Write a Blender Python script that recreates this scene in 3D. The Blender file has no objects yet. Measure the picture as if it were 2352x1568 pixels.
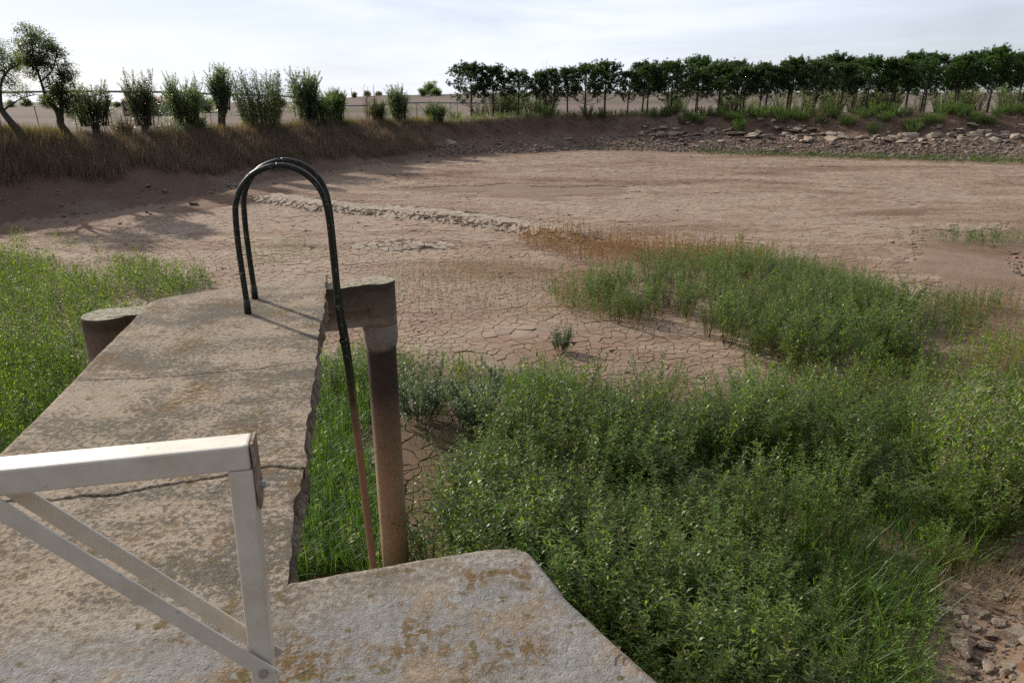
import bpy, bmesh, math, random
import numpy as np
from mathutils import Vector, Matrix
from mathutils.geometry import delaunay_2d_cdt

rng = np.random.default_rng(11)
random.seed(5)
S = bpy.context.scene
COL = S.collection
R = math.radians

# ------------------------------------------------------------------ camera
EYE = 1.6
PITCH = R(19.3)
cam_d = bpy.data.cameras.new('camera')
cam = bpy.data.objects.new('camera', cam_d)
COL.objects.link(cam)
cam.location = (0, 0, EYE)
cam.rotation_euler = (R(90) - PITCH, 0, 0)
cam_d.sensor_width = 36
cam_d.lens = 24.0
cam_d.clip_start = 0.05
cam_d.clip_end = 9000
S.camera = cam

# ------------------------------------------------------------------ sky, sun, exposure
SUN_EL = R(30)
SUN_DIR = Vector((-0.76, 0.65, 0)).normalized()          # horizontal direction towards the sun
SUN_AZ = math.atan2(SUN_DIR.x, SUN_DIR.y)
W = bpy.data.worlds.new('World')
S.world = W
W.use_nodes = True
nt = W.node_tree
nt.nodes.clear()
wo = nt.nodes.new('ShaderNodeOutputWorld')
bg = nt.nodes.new('ShaderNodeBackground')
sky = nt.nodes.new('ShaderNodeTexSky')
sky.sky_type = 'NISHITA'
sky.sun_disc = False
sky.sun_elevation = SUN_EL
sky.sun_rotation = SUN_AZ
sky.air_density = 1.0
sky.dust_density = 0.6
sky.ozone_density = 2.0
bg.inputs['Strength'].default_value = 0.066
tc = nt.nodes.new('ShaderNodeTexCoord')
mp = nt.nodes.new('ShaderNodeMapping')
mp.inputs['Scale'].default_value = (1.3, 1.3, 9.0)
mp.inputs['Rotation'].default_value = (0.05, 0.06, 0.4)
nz = nt.nodes.new('ShaderNodeTexNoise')
nz.inputs['Scale'].default_value = 1.7
nz.inputs['Detail'].default_value = 7
nz.inputs['Roughness'].default_value = 0.55
nz.inputs['Distortion'].default_value = 0.35
rp = nt.nodes.new('ShaderNodeValToRGB')
rp.color_ramp.elements[0].position = 0.38
rp.color_ramp.elements[0].color = (.62, .62, .62, 1)
rp.color_ramp.elements[1].position = 0.64
rp.color_ramp.elements[1].color = (0.97, 0.97, 0.97, 1)
mx = nt.nodes.new('ShaderNodeMix')
mx.data_type = 'RGBA'
mx.inputs['B'].default_value = (14.8, 15.6, 17.8, 1)
nt.links.new(tc.outputs['Generated'], mp.inputs['Vector'])
nt.links.new(mp.outputs['Vector'], nz.inputs['Vector'])
nt.links.new(nz.outputs['Fac'], rp.inputs['Fac'])
vdot = nt.nodes.new('ShaderNodeVectorMath')                     # thin cirrus scatters forward: whitest towards the sun
vdot.operation = 'DOT_PRODUCT'
vdot.inputs[1].default_value = (SUN_DIR.x * math.cos(SUN_EL), SUN_DIR.y * math.cos(SUN_EL), math.sin(SUN_EL))
nt.links.new(tc.outputs['Generated'], vdot.inputs[0])
vr = nt.nodes.new('ShaderNodeMapRange')
vr.interpolation_type = 'SMOOTHSTEP'
vr.inputs['From Min'].default_value = -.6
vr.inputs['From Max'].default_value = .75
vr.inputs['To Min'].default_value = .05
vr.inputs['To Max'].default_value = 1.0
nt.links.new(vdot.outputs['Value'], vr.inputs['Value'])
vm = nt.nodes.new('ShaderNodeMath')
vm.operation = 'MULTIPLY'
nt.links.new(rp.outputs['Color'], vm.inputs[0])
nt.links.new(vr.outputs['Result'], vm.inputs[1])
nt.links.new(vm.outputs[0], mx.inputs['Factor'])
nt.links.new(sky.outputs['Color'], mx.inputs['A'])
nt.links.new(mx.outputs['Result'], bg.inputs['Color'])
nt.links.new(bg.outputs['Background'], wo.inputs['Surface'])

sun_d = bpy.data.lights.new('sun', 'SUN')
sun_d.energy = 5.0
sun_d.angle = R(0.53)
sun_d.color = (1.0, 0.93, 0.82)
sun = bpy.data.objects.new('sun', sun_d)
COL.objects.link(sun)
to_sun = Vector((SUN_DIR.x * math.cos(SUN_EL), SUN_DIR.y * math.cos(SUN_EL), math.sin(SUN_EL)))
sun.rotation_euler = to_sun.to_track_quat('Z', 'Y').to_euler()

S.view_settings.view_transform = 'Standard'
S.view_settings.look = 'None'
S.view_settings.gamma = 1
S.view_settings.use_curve_mapping = False
S.view_settings.exposure = 0.08
S.render.engine = 'CYCLES'
S.cycles.max_bounces = 7
S.cycles.diffuse_bounces = 3
S.cycles.transmission_bounces = 4
S.cycles.volume_bounces = 1
S.cycles.caustics_reflective = False
S.cycles.caustics_refractive = False
S.cycles.sample_clamp_indirect = 6
S.cycles.use_denoising = False

# ------------------------------------------------------------------ measuring helpers
FPX = 1568.0
CP, SP = math.cos(PITCH), math.sin(PITCH)


def ray(px, py):
    a = (px - 1176) / FPX
    b = (784 - py) / FPX
    return np.array([a, CP + b * SP, -SP + b * CP])


def at_z(px, py, z):
    d = ray(px, py)
    t = (z - EYE) / d[2]
    return np.array([t * d[0], t * d[1], z])


def x_at(px, Y, z=0.0):
    return (px - 1176) / FPX * (Y * CP + (EYE - z) * SP)


def _hash(ix, iy, s):
    n = (ix.astype(np.int64) * 374761393 + iy.astype(np.int64) * 668265263 + s * 974634777) & 0xffffffff
    n = ((n ^ (n >> 13)) * 1274126177) & 0xffffffff
    n = n ^ (n >> 16)
    return (n & 0xffff) / 65535.0


def vnoise(x, y, s=0):
    x = np.asarray(x, float)
    y = np.asarray(y, float)
    ix = np.floor(x)
    iy = np.floor(y)
    fx = x - ix
    fy = y - iy
    fx = fx * fx * (3 - 2 * fx)
    fy = fy * fy * (3 - 2 * fy)
    a = _hash(ix, iy, s)
    b = _hash(ix + 1, iy, s)
    c = _hash(ix, iy + 1, s)
    d = _hash(ix + 1, iy + 1, s)
    return (a * (1 - fx) + b * fx) * (1 - fy) + (c * (1 - fx) + d * fx) * fy


def fbm(x, y, s=0, o=4):
    v = 0
    amp = .5
    tot = 0
    for i in range(o):
        v = v + amp * vnoise(np.asarray(x) * 2 ** i, np.asarray(y) * 2 ** i, s + i * 7)
        tot += amp
        amp *= .5
    return v / tot - .5


def smooth(t):
    t = np.clip(t, 0, 1)
    return t * t * (3 - 2 * t)


# ------------------------------------------------------------------ mesh helpers
def tri_mesh(name, V, F, mats, midx=None, flat=True):
    V = np.ascontiguousarray(V, dtype=np.float32)
    F = np.ascontiguousarray(F, dtype=np.int32)
    me = bpy.data.meshes.new(name)
    k = F.shape[1]
    me.vertices.add(len(V))
    me.vertices.foreach_set('co', V.ravel())
    me.loops.add(F.size)
    me.loops.foreach_set('vertex_index', F.ravel())
    me.polygons.add(len(F))
    me.polygons.foreach_set('loop_start', np.arange(len(F), dtype=np.int32) * k)
    if midx is not None:
        me.polygons.foreach_set('material_index', np.asarray(midx, dtype=np.int32))
    for m in (mats if isinstance(mats, (list, tuple)) else [mats]):
        me.materials.append(m)
    me.update(calc_edges=True)
    me.validate()
    me.polygons.foreach_set('use_smooth', np.full(len(me.polygons), not flat))
    return me


class Geo:
    """collects triangles"""

    def __init__(self):
        self.V = []
        self.F = []
        self.M = []
        self.n = 0

    def add(self, V, F, m=0):
        V = np.asarray(V, float)
        F = np.asarray(F, int)
        self.V.append(V)
        self.F.append(F + self.n)
        self.M.append(np.full(len(F), m))
        self.n += len(V)

    def mesh(self, name, mats, flat=True):
        return tri_mesh(name, np.concatenate(self.V), np.concatenate(self.F), mats, np.concatenate(self.M), flat)


def tube(P, rad, n=6, cap=True):
    P = np.asarray(P, float)
    k = len(P)
    rad = np.broadcast_to(np.asarray(rad, float), (k,))
    T = np.gradient(P, axis=0)
    T /= np.linalg.norm(T, axis=1)[:, None] + 1e-9
    ref = np.array([0.31, 0.17, 0.93]) if abs(T[0][2]) < .9 else np.array([.95, .2, .1])
    A = np.cross(T, ref)
    A /= np.linalg.norm(A, axis=1)[:, None] + 1e-9
    B = np.cross(T, A)
    ang = np.arange(n) * 2 * math.pi / n
    V = (P[:, None, :] + rad[:, None, None] * (np.cos(ang)[None, :, None] * A[:, None, :] + np.sin(ang)[None, :, None] * B[:, None, :])).reshape(-1, 3)
    F = []
    for i in range(k - 1):
        for j in range(n):
            a = i * n + j
            b = i * n + (j + 1) % n
            F += [(a, a + n, b), (b, a + n, b + n)]
    if cap:
        V = np.vstack([V, P[0], P[-1]])
        for j in range(n):
            F.append((k * n, j, (j + 1) % n))
            F.append((k * n + 1, (k - 1) * n + (j + 1) % n, (k - 1) * n + j))
    return V, np.array(F)


def leaves(base, d, L, Wd, up=None, droop=.25, fold=.25, simple=False):
    """folded lance shaped leaves, four triangles each (two where they are far off)"""
    N = len(base)
    d = d / (np.linalg.norm(d, axis=1)[:, None] + 1e-9)
    if up is None:
        up = np.tile(np.array([0, 0, 1.]), (N, 1))
    s = np.cross(d, up)
    s /= np.linalg.norm(s, axis=1)[:, None] + 1e-6
    nrm = np.cross(s, d)
    L = np.broadcast_to(L, (N,))[:, None]
    Wd = np.broadcast_to(Wd, (N,))[:, None]
    dz = np.array([0, 0, -1.])
    mid = base + d * L * .45 - nrm * Wd * fold
    le = base + d * L * .42 + s * Wd * .5 + dz * L * droop * .15
    ri = base + d * L * .42 - s * Wd * .5 + dz * L * droop * .15
    tip = base + d * L + dz * L * droop
    if simple:
        V = np.stack([base, le + nrm * Wd * fold, ri + nrm * Wd * fold, tip], 1).reshape(-1, 3)
        o = np.arange(N)[:, None] * 4
        return V, np.concatenate([o + np.array([[0, 3, 1]]), o + np.array([[0, 2, 3]])])
    V = np.stack([base, le, ri, mid, tip], 1).reshape(-1, 3)
    o = np.arange(N)[:, None] * 5
    F = np.concatenate([o + np.array([[0, 3, 1]]), o + np.array([[3, 4, 1]]), o + np.array([[0, 2, 3]]), o + np.array([[3, 2, 4]])])
    return V, F


def blades(base, d, L, Wd, bend, segs=3):
    """grass blades that bow over"""
    N = len(base)
    d = d / np.linalg.norm(d, axis=1)[:, None]
    h = d.copy()
    h[:, 2] = 0
    h /= np.linalg.norm(h, axis=1)[:, None] + 1e-6
    s = np.stack([-h[:, 1], h[:, 0], np.zeros(N)], 1)
    L = np.broadcast_to(L, (N,))[:, None]
    Wd = np.broadcast_to(Wd, (N,))[:, None]
    bend = np.broadcast_to(bend, (N,))[:, None]
    rows = []
    for i in range(segs):
        t = i / segs
        c = base + d * L * t + h * L * bend * t * t * .6 - np.array([0, 0, 1.]) * L * bend * t * t * .45
        w = Wd * (1 - t * .75) * .5
        rows += [c - s * w, c + s * w]
    t = 1
    rows.append(base + d * L + h * L * bend * .6 - np.array([0, 0, 1.]) * L * bend * .45)
    k = len(rows)
    V = np.stack(rows, 1).reshape(-1, 3)
    o = np.arange(N)[:, None] * k
    F = []
    for i in range(segs - 1):
        F += [o + np.array([[2 * i, 2 * i + 1, 2 * i + 3]]), o + np.array([[2 * i, 2 * i + 3, 2 * i + 2]])]
    F.append(o + np.array([[k - 3, k - 2, k - 1]]))
    return V, np.concatenate(F)


def link(name, me, parent=None, loc=None, rot=None, kind=None):
    o = bpy.data.objects.new(name, me)
    COL.objects.link(o)
    if parent is not None:
        o.parent = parent
    if loc is not None:
        o.location = loc
    if rot is not None:
        o.rotation_euler = rot
    if kind:
        o['kind'] = kind
    return o


def tag(o, label, cat, group=None):
    o['label'] = label
    o['category'] = cat
    if group:
        o['group'] = group
    return o


def thing(name, label, cat, loc=(0, 0, 0), rz=0, group=None):
    o = bpy.data.objects.new(name, None)
    COL.objects.link(o)
    o.empty_display_size = .2
    o.location = loc
    o.rotation_euler = (0, 0, rz)
    return tag(o, label, cat, group)


def dup(src, loc, rz, sc, label=None, group=None):
    r = src.copy()
    COL.objects.link(r)
    r.location = loc
    r.rotation_euler = (0, 0, rz)
    r.scale = sc if hasattr(sc, '__len__') else (sc, sc, sc)
    if label:
        r['label'] = label
    if group:
        r['group'] = group
    for ch in list(src.children):
        c = ch.copy()
        COL.objects.link(c)
        c.parent = r
        for g in ch.children:
            e = g.copy()
            COL.objects.link(e)
            e.parent = c
    return r


# ------------------------------------------------------------------ materials
class MB:
    def __init__(self, name):
        self.m = bpy.data.materials.new(name)
        self.m.use_nodes = True
        self.t = self.m.node_tree
        self.t.nodes.clear()
        self.out = self.n('ShaderNodeOutputMaterial')
        self.tc = None

    def n(self, ty, **kw):
        x = self.t.nodes.new(ty)
        for k, v in kw.items():
            if k in x.inputs:
                x.inputs[k].default_value = v
            else:
                setattr(x, k, v)
        return x

    def l(self, a, b):
        self.t.links.new(a, b)

    def pos(self):
        if not self.tc:
            self.tc = self.n('ShaderNodeNewGeometry')
        return self.tc.outputs['Position']

    def obj(self):
        return self.n('ShaderNodeTexCoord').outputs['Object']

    def noise(self, vec, scale, detail=4, rough=.6, dist=0):
        x = self.n('ShaderNodeTexNoise')
        x.inputs['Scale'].default_value = scale
        x.inputs['Detail'].default_value = detail
        x.inputs['Roughness'].default_value = rough
        x.inputs['Distortion'].default_value = dist
        self.l(vec, x.inputs['Vector'])
        return x.outputs['Fac']

    def stretch(self, vec, sc, rot=(0, 0, 0)):
        x = self.n('ShaderNodeMapping')
        x.inputs['Scale'].default_value = sc
        x.inputs['Rotation'].default_value = rot
        self.l(vec, x.inputs['Vector'])
        return x.outputs['Vector']

    def ramp(self, fac, stops, interp='LINEAR'):
        x = self.n('ShaderNodeValToRGB')
        r = x.color_ramp
        r.interpolation = interp
        while len(r.elements) < len(stops):
            r.elements.new(.5)
        for e, (p, c) in zip(r.elements, stops):
            e.position = p
            e.color = (c, c, c, 1) if not hasattr(c, '__len__') else (*c, 1)
        self.l(fac, x.inputs['Fac'])
        return x.outputs['Color']

    def mix(self, f, a, b, mode='MIX'):
        x = self.n('ShaderNodeMix', data_type='RGBA', blend_type=mode)
        for s, v in (('Factor', f), ('A', a), ('B', b)):
            tgt = x.inputs[s]
            if isinstance(v, bpy.types.NodeSocket):
                self.l(v, tgt)
            elif hasattr(v, '__len__'):
                tgt.default_value = (*v, 1)
            else:
                tgt.default_value = v if s == 'Factor' else (v, v, v, 1)
        return x.outputs['Result']

    def math(self, op, a, b=0.0):
        x = self.n('ShaderNodeMath', operation=op)
        for i, v in enumerate((a, b)):
            if isinstance(v, bpy.types.NodeSocket):
                self.l(v, x.inputs[i])
            else:
                x.inputs[i].default_value = v
        return x.outputs[0]

    def bump(self, h, strength=.5, dist=.02, prev=None):
        x = self.n('ShaderNodeBump')
        x.inputs['Strength'].default_value = strength
        x.inputs['Distance'].default_value = dist
        self.l(h, x.inputs['Height'])
        if prev is not None:
            self.l(prev, x.inputs['Normal'])
        return x.outputs['Normal']

    def bsdf(self, col, rough=.85, normal=None, metal=0, spec=.3):
        b = self.n('ShaderNodeBsdfPrincipled')
        if isinstance(col, bpy.types.NodeSocket):
            self.l(col, b.inputs['Base Color'])
        else:
            b.inputs['Base Color'].default_value = (*col, 1)
        if isinstance(rough, bpy.types.NodeSocket):
            self.l(rough, b.inputs['Roughness'])
        else:
            b.inputs['Roughness'].default_value = rough
        b.inputs['Metallic'].default_value = metal
        b.inputs['Specular IOR Level'].default_value = spec
        if normal is not None:
            self.l(normal, b.inputs['Normal'])
        return b.outputs['BSDF']

    def done(self, sh):
        self.l(sh, self.out.inputs['Surface'])
        return self.m


def leaf_mat(name, stops, trans=.4, rough=.4, spec=.5, tcol=None):
    m = MB(name)
    g = m.n('ShaderNodeNewGeometry')
    oi = m.n('ShaderNodeObjectInfo')
    c = m.ramp(g.outputs['Random Per Island'], stops)
    hsv = m.n('ShaderNodeHueSaturation')
    m.l(c, hsv.inputs['Color'])
    v = m.math('ADD', m.math('MULTIPLY', oi.outputs['Random'], .5), .75)
    m.l(v, hsv.inputs['Value'])
    hu = m.math('ADD', m.math('MULTIPLY', oi.outputs['Random'], .03), .485)
    m.l(hu, hsv.inputs['Hue'])
    col = hsv.outputs['Color']
    b = m.bsdf(col, rough, spec=spec)
    t = m.n('ShaderNodeBsdfTranslucent')
    tc2 = m.mix(1.0, col, tcol or (1.5, 1.6, .6), 'MULTIPLY')
    m.l(tc2, t.inputs['Color'])
    mxs = m.n('ShaderNodeMixShader')
    mxs.inputs[0].default_value = trans
    m.l(b, mxs.inputs[1])
    m.l(t.outputs[0], mxs.inputs[2])
    return m.done(mxs.outputs[0])


M_willow = leaf_mat('willow_leaf', [(0, (.05, .088, .013)), (.5, (.098, .152, .022)), (.85, (.165, .225, .034)), (1, (.23, .25, .045))], .50, .40, .62, (2.1, 2.2, .55))
M_grey_willow = leaf_mat('grey_willow_leaf', [(0, (.045, .075, .035)), (.6, (.08, .115, .055)), (1, (.13, .165, .08))], .48, .36, .45)
M_grass = leaf_mat('lush_grass', [(0, (.04, .082, .012)), (.7, (.075, .135, .02)), (1, (.13, .185, .035))], .46, .45, .6, (1.8, 1.9, .6))
M_seed = leaf_mat('seedling_leaf', [(0, (.042, .072, .018)), (.6, (.075, .118, .03)), (1, (.13, .165, .055))], .46, .46, .6, (1.8, 1.9, .6))
M_feather = leaf_mat('feathery_green', [(0, (.06, .10, .04)), (1, (.105, .16, .065))], .4, .6, .2)
M_red = leaf_mat('red_weed', [(0, (.17, .075, .038)), (.5, (.29, .145, .07)), (.8, (.32, .215, .10)), (1, (.15, .18, .06))], .3, .6, .2, (1.4, 1.2, .8))
M_dry = leaf_mat('dry_reed', [(0, (.13, .098, .076)), (.5, (.23, .172, .13)), (.88, (.34, .26, .18)), (1, (.24, .24, .11))], .35, .55, .25, (1.3, 1.15, .9))
M_olive = leaf_mat('olive_reed', [(0, (.10, .11, .03)), (.6, (.18, .18, .05)), (1, (.28, .26, .09))], .42, .5, .3, (1.5, 1.4, .6))
M_straw = leaf_mat('straw', [(0, (.24, .17, .09)), (1, (.42, .31, .18))], .3, .6, .2, (1.3, 1.15, .8))
M_tree = leaf_mat('tree_leaf', [(0, (.045, .065, .03)), (.7, (.075, .10, .045)), (1, (.15, .17, .08))], .56, .42, .45, (2.8, 2.8, 1.5))
M_pollard = leaf_mat('pollard_leaf', [(0, (.065, .09, .05)), (.7, (.11, .14, .08)), (1, (.17, .20, .115))], .5, .36, .6, (2.0, 2.1, 1.1))
M_pine = leaf_mat('pine_needle', [(0, (.03, .058, .022)), (.7, (.062, .105, .034)), (1, (.11, .16, .05))], .35, .5, .35, (1.3, 1.5, .6))
M_broom = leaf_mat('broom_green', [(0, (.06, .11, .025)), (1, (.13, .20, .05))], .35, .5, .3)
M_flower = leaf_mat('flower_spike', [(0, (.30, .23, .16)), (1, (.46, .36, .27))], .3, .6, .2, (1.2, 1.1, .9))


def plain(name, c1, c2, scale, rough=.85, bump=.3, bd=.01, spec=.3, metal=0):
    m = MB(name)
    f = m.noise(m.obj(), scale, 6, .65)
    c = m.ramp(f, [(.3, c1), (.7, c2)])
    return m.done(m.bsdf(c, rough, m.bump(f, bump, bd), metal, spec))


M_bark = plain('bark', (.035, .028, .022), (.10, .08, .062), 6, .9, .7, .03)
M_stem = plain('shrub_stem', (.07, .05, .03), (.15, .10, .06), 9)
M_cane = plain('cane_stem', (.20, .19, .09), (.33, .29, .15), 4)


def soil_mat(name, pale, red, brown, speck, redbias, redshore=False):
    m = MB(name)
    p = m.pos()
    big = m.noise(p, .16, 5, .6, .4)
    mid = m.noise(p, 1.1, 6, .65)
    fine = m.noise(p, 14, 5, .7)
    c = m.mix(m.ramp(big, [(.42 + redbias, 0), (.6 + redbias, 1)]), red, pale)
    c = m.mix(m.ramp(mid, [(.45, 0), (.75, .6)]), c, brown)
    if redshore:                                               # iron-red clay on the near shore
        sx = m.n('ShaderNodeSeparateXYZ')
        m.l(p, sx.inputs[0])
        rs = m.ramp(m.math('MULTIPLY', sx.outputs['Y'], .05), [(.5, .8), (1, 0)])
        c = m.mix(rs, c, m.mix(mid, (.115, .045, .025), (.19, .09, .05)))
    vor = m.n('ShaderNodeTexVoronoi')
    vor.inputs['Scale'].default_value = 7
    m.l(p, vor.inputs['Vector'])
    sp = m.ramp(vor.outputs['Distance'], [(.12, 1), (.3, 0)])
    sp = m.mix(1.0, sp, m.ramp(m.noise(p, 2.3, 3), [(.48, 0), (.62, speck)]), 'MULTIPLY')
    c = m.mix(sp, c, (.26, .22, .175))
    c = m.mix(.35, c, m.ramp(fine, [(.3, .45), (.7, 1.25)]), 'MULTIPLY')
    h = m.math('ADD', m.math('MULTIPLY', fine, .4), m.math('MULTIPLY', mid, 1.2))
    h = m.math('ADD', h, m.math('MULTIPLY', vor.outputs['Distance'], -.25 * speck))
    return m.done(m.bsdf(c, .92, m.bump(h, .8, .06), spec=.15))


M_bed = soil_mat('pond_soil', (.221, .153, .109), (.166, .096, .061), (.122, .082, .053), .35, -.06)
M_bank = soil_mat('bank_soil', (.185, .138, .105), (.135, .082, .058), (.095, .066, .05), 1.0, .06, True)


def field_mat():
    m = MB('field')
    p = m.pos()
    big = m.noise(m.stretch(p, (.006, .03, 1)), 1, 5, .6, .3)
    fur = m.noise(m.stretch(p, (.02, .5, 1), (0, 0, .25)), 1, 3, .5)
    fine = m.noise(p, 3, 4, .7)
    c = m.ramp(big, [(.30, (.081, .087, .040)), (.40, (.143, .112, .084)), (.62, (.181, .131, .111)), (.75, (.138, .100, .084))])
    c = m.mix(.5, c, m.ramp(fur, [(.35, .6), (.65, 1.2)]), 'MULTIPLY')
    c = m.mix(.3, c, m.ramp(fine, [(.3, .5), (.7, 1.3)]), 'MULTIPLY')
    return m.done(m.bsdf(c, .95, m.bump(fine, .6, .1), spec=.1))


M_field = field_mat()


def plate_mat():
    m = MB('mud_crust')
    g = m.n('ShaderNodeNewGeometry')
    p = g.outputs['Position']
    oi = m.n('ShaderNodeObjectInfo')
    isl = m.math('FRACT', m.math('ADD', g.outputs['Random Per Island'], m.math('MULTIPLY', oi.outputs['Random'], 3.7)))
    big = m.noise(m.stretch(p, (.075, .20, 1), (0, 0, -.1)), 1, 6, .65, .5)
    mid = m.noise(p, 1.5, 5, .6)
    fine = m.noise(p, 22, 5, .7)
    # damp brown silt near the jetty foot, pale dry crust out in the open
    sx = m.n('ShaderNodeSeparateXYZ')
    m.l(p, sx.inputs[0])
    wet = m.ramp(m.math('ADD', m.math('MULTIPLY', sx.outputs['Y'], .05), m.math('MULTIPLY', mid, .25)), [(.62, 1), (.88, 0)])
    c = m.ramp(big, [(.36, (.163, .095, .059)), (.46, (.245, .166, .115)), (.56, (.305, .228, .166)), (.63, (.225, .145, .096)), (.74, (.280, .203, .142))])
    c = m.mix(m.ramp(mid, [(.5, 0), (.8, .5)]), c, (.153, .101, .068))
    c = m.mix(wet, c, (.116, .074, .044))
    c = m.mix(1.0, c, m.ramp(isl, [(0, .92), (1, 1.06)]), 'MULTIPLY')
    c = m.mix(.4, c, m.ramp(fine, [(.3, .6), (.7, 1.25)]), 'MULTIPLY')
    return m.done(m.bsdf(c, .9, m.bump(fine, .5, .015), spec=.2))


M_plate = plate_mat()
M_pale = plate_mat()
M_pale.name = 'pale_sunlit_silt'
for n_ in M_pale.node_tree.nodes:                               # ridge silt is paler, its sunlit look also put into the colour
    if n_.type == 'VALTORGB' and len(n_.color_ramp.elements) == 5:
        for e_ in n_.color_ramp.elements:
            e_.color = (.33, .265, .20, 1)


def stone_mat():
    m = MB('limestone')
    g = m.n('ShaderNodeNewGeometry')
    oi = m.n('ShaderNodeObjectInfo')
    o = m.obj()
    f = m.noise(o, 2.2, 6, .65, .3)
    f2 = m.noise(o, 12, 5, .7)
    c = m.ramp(f, [(.3, (.197, .128, .087)), (.5, (.287, .226, .171)), (.7, (.348, .294, .235))])
    hv = m.n('ShaderNodeHueSaturation')
    m.l(c, hv.inputs['Color'])
    m.l(m.math('ADD', m.math('MULTIPLY', oi.outputs['Random'], .5), .7), hv.inputs['Value'])
    c = m.mix(.4, hv.outputs['Color'], m.ramp(f2, [(.3, .5), (.7, 1.2)]), 'MULTIPLY')
    return m.done(m.bsdf(c, .9, m.bump(m.math('ADD', f, f2), .7, .04), spec=.2))


M_stone = stone_mat()


def deck_mat():
    m = MB('weathered_concrete')
    p = m.pos()
    sx = m.n('ShaderNodeSeparateXYZ')
    m.l(p, sx.inputs[0])
    X, Y = sx.outputs['X'], sx.outputs['Y']
    big = m.noise(p, 1.3, 6, .65, .4)
    mid = m.noise(p, 6.5, 6, .7, .3)
    fine = m.noise(p, 42, 6, .75)
    vfine = m.noise(p, 130, 3, .7)
    # distance along the walkway from the front edge of the platform (material change between two pours)
    T = m.math('ADD', m.math('MULTIPLY', X, -.22), m.math('MULTIPLY', Y, .975))
    tt = m.math('ADD', T, m.math('ADD', m.math('MULTIPLY', m.math('SUBTRACT', big, .5), 1.3), m.math('MULTIPLY', X, -.12)))
    grey = m.ramp(m.math('MULTIPLY', tt, .25), [(.49, 1), (.58, 0)])
    blob = m.noise(p, 38, 3, .55, .3)
    grit = m.noise(p, 85, 2, .5)
    tan = m.ramp(mid, [(.28, (.214, .164, .115)), (.5, (.280, .219, .157)), (.72, (.315, .257, .193))])
    gcol = m.ramp(mid, [(.3, (.191, .178, .162)), (.55, (.237, .222, .202)), (.75, (.274, .257, .230))])
    c = m.mix(grey, tan, gcol)
    # tan scour showing through the grey skim
    scour = m.ramp(m.math('ADD', m.math('MULTIPLY', m.noise(p, 2.6, 7, .72, .3), .75), m.math('MULTIPLY', blob, .25)), [(.49, 0), (.56, .9)])
    c = m.mix(m.mix(1.0, grey, scour, 'MULTIPLY'), c, (.268, .199, .132))
    # dark crust lichen and pits: dense in some fields, thin in others
    field = m.noise(m.stretch(p, (.9, 1.5, 1), (0, 0, .22)), 1.15, 7, .72, .3)
    thr = m.math('ADD', m.math('MULTIPLY', blob, .55), m.math('MULTIPLY', grit, .45))
    spk = m.ramp(m.math('ADD', thr, m.math('MULTIPLY', m.math('SUBTRACT', field, .49), 1.0)), [(.49, 0), (.55, 1)])
    dens = m.math('SUBTRACT', .84, m.math('MULTIPLY', grey, .50))
    c = m.mix(m.math('MULTIPLY', spk, dens), c, m.mix(grit, (.045, .038, .028), (.101, .086, .064)))
    # ochre lichen clumps, thick on the platform
    of = m.ramp(m.math('ADD', m.noise(p, 2.3, 6, .68), m.math('MULTIPLY', grey, .03)), [(.53, 0), (.61, 1)])
    os_ = m.ramp(m.noise(p, 30, 3, .6), [(.44, 0), (.52, 1)])
    c = m.mix(m.math('MULTIPLY', m.mix(1.0, of, os_, 'MULTIPLY'), .82), c, (.119, .067, .016))
    os2 = m.ramp(m.noise(p, 11, 3, .6), [(.62, 0), (.66, .8)])
    c = m.mix(os2, c, (.101, .075, .022))
    c = m.mix(.55, c, m.ramp(grit, [(.3, .45), (.68, 1.3)]), 'MULTIPLY')
    h = m.math('ADD', m.math('MULTIPLY', blob, .9), m.math('MULTIPLY', grit, .6))
    h = m.math('SUBTRACT', h, m.math('MULTIPLY', spk, .25))
    return m.done(m.bsdf(c, .93, m.bump(h, .85, .011), spec=.2))


M_deck = deck_mat()


def column_mat():
    m = MB('pipe_concrete')
    p = m.pos()
    sx = m.n('ShaderNodeSeparateXYZ')
    m.l(p, sx.inputs[0])
    f = m.noise(p, 5, 6, .65)
    f2 = m.noise(p, 26, 5, .7)
    zz = m.math('ADD', sx.outputs['Z'], m.math('MULTIPLY', m.math('SUBTRACT', f, .5), .22))
    z01 = m.math('ADD', m.math('MULTIPLY', zz, .25), 1.0)
    # tide marks: pale top, black algae below the old water line, tan silt further down
    c = m.ramp(z01, [(.0, (.42, .30, .18)), (.42, (.40, .28, .165)), (.62, (.20, .145, .095)), (.70, (.08, .062, .047)), (.80, (.07, .056, .045)), (.826, (.30, .27, .23)), (.885, (.33, .29, .24)), (.90, (.20, .155, .11)), (.955, (.13, .10, .07)), (.97, (.08, .062, .04)), (.99, (.085, .067, .043)), (1, (.15, .12, .08))])
    c = m.mix(.5, c, m.ramp(f2, [(.3, .45), (.7, 1.35)]), 'MULTIPLY')
    rust = m.ramp(m.noise(p, 9, 6, .75), [(.6, 0), (.72, .5)])
    c = m.mix(rust, c, (.13, .075, .035))
    gn = m.n('ShaderNodeNewGeometry')
    sn = m.n('ShaderNodeSeparateXYZ')
    m.l(gn.outputs['True Normal'], sn.inputs[0])
    lit_top = m.mix(m.ramp(f2, [(.45, 0), (.6, 1)]), (.30, .265, .20), (.13, .115, .06))
    c = m.mix(m.ramp(sn.outputs['Z'], [(.55, 0), (.85, 1)]), c, lit_top)  # upward faces painted paler: sunlit tops put into the colour
    return m.done(m.bsdf(c, .9, m.bump(m.math('ADD', f, f2), .6, .012), spec=.2))


M_column = column_mat()


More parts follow.
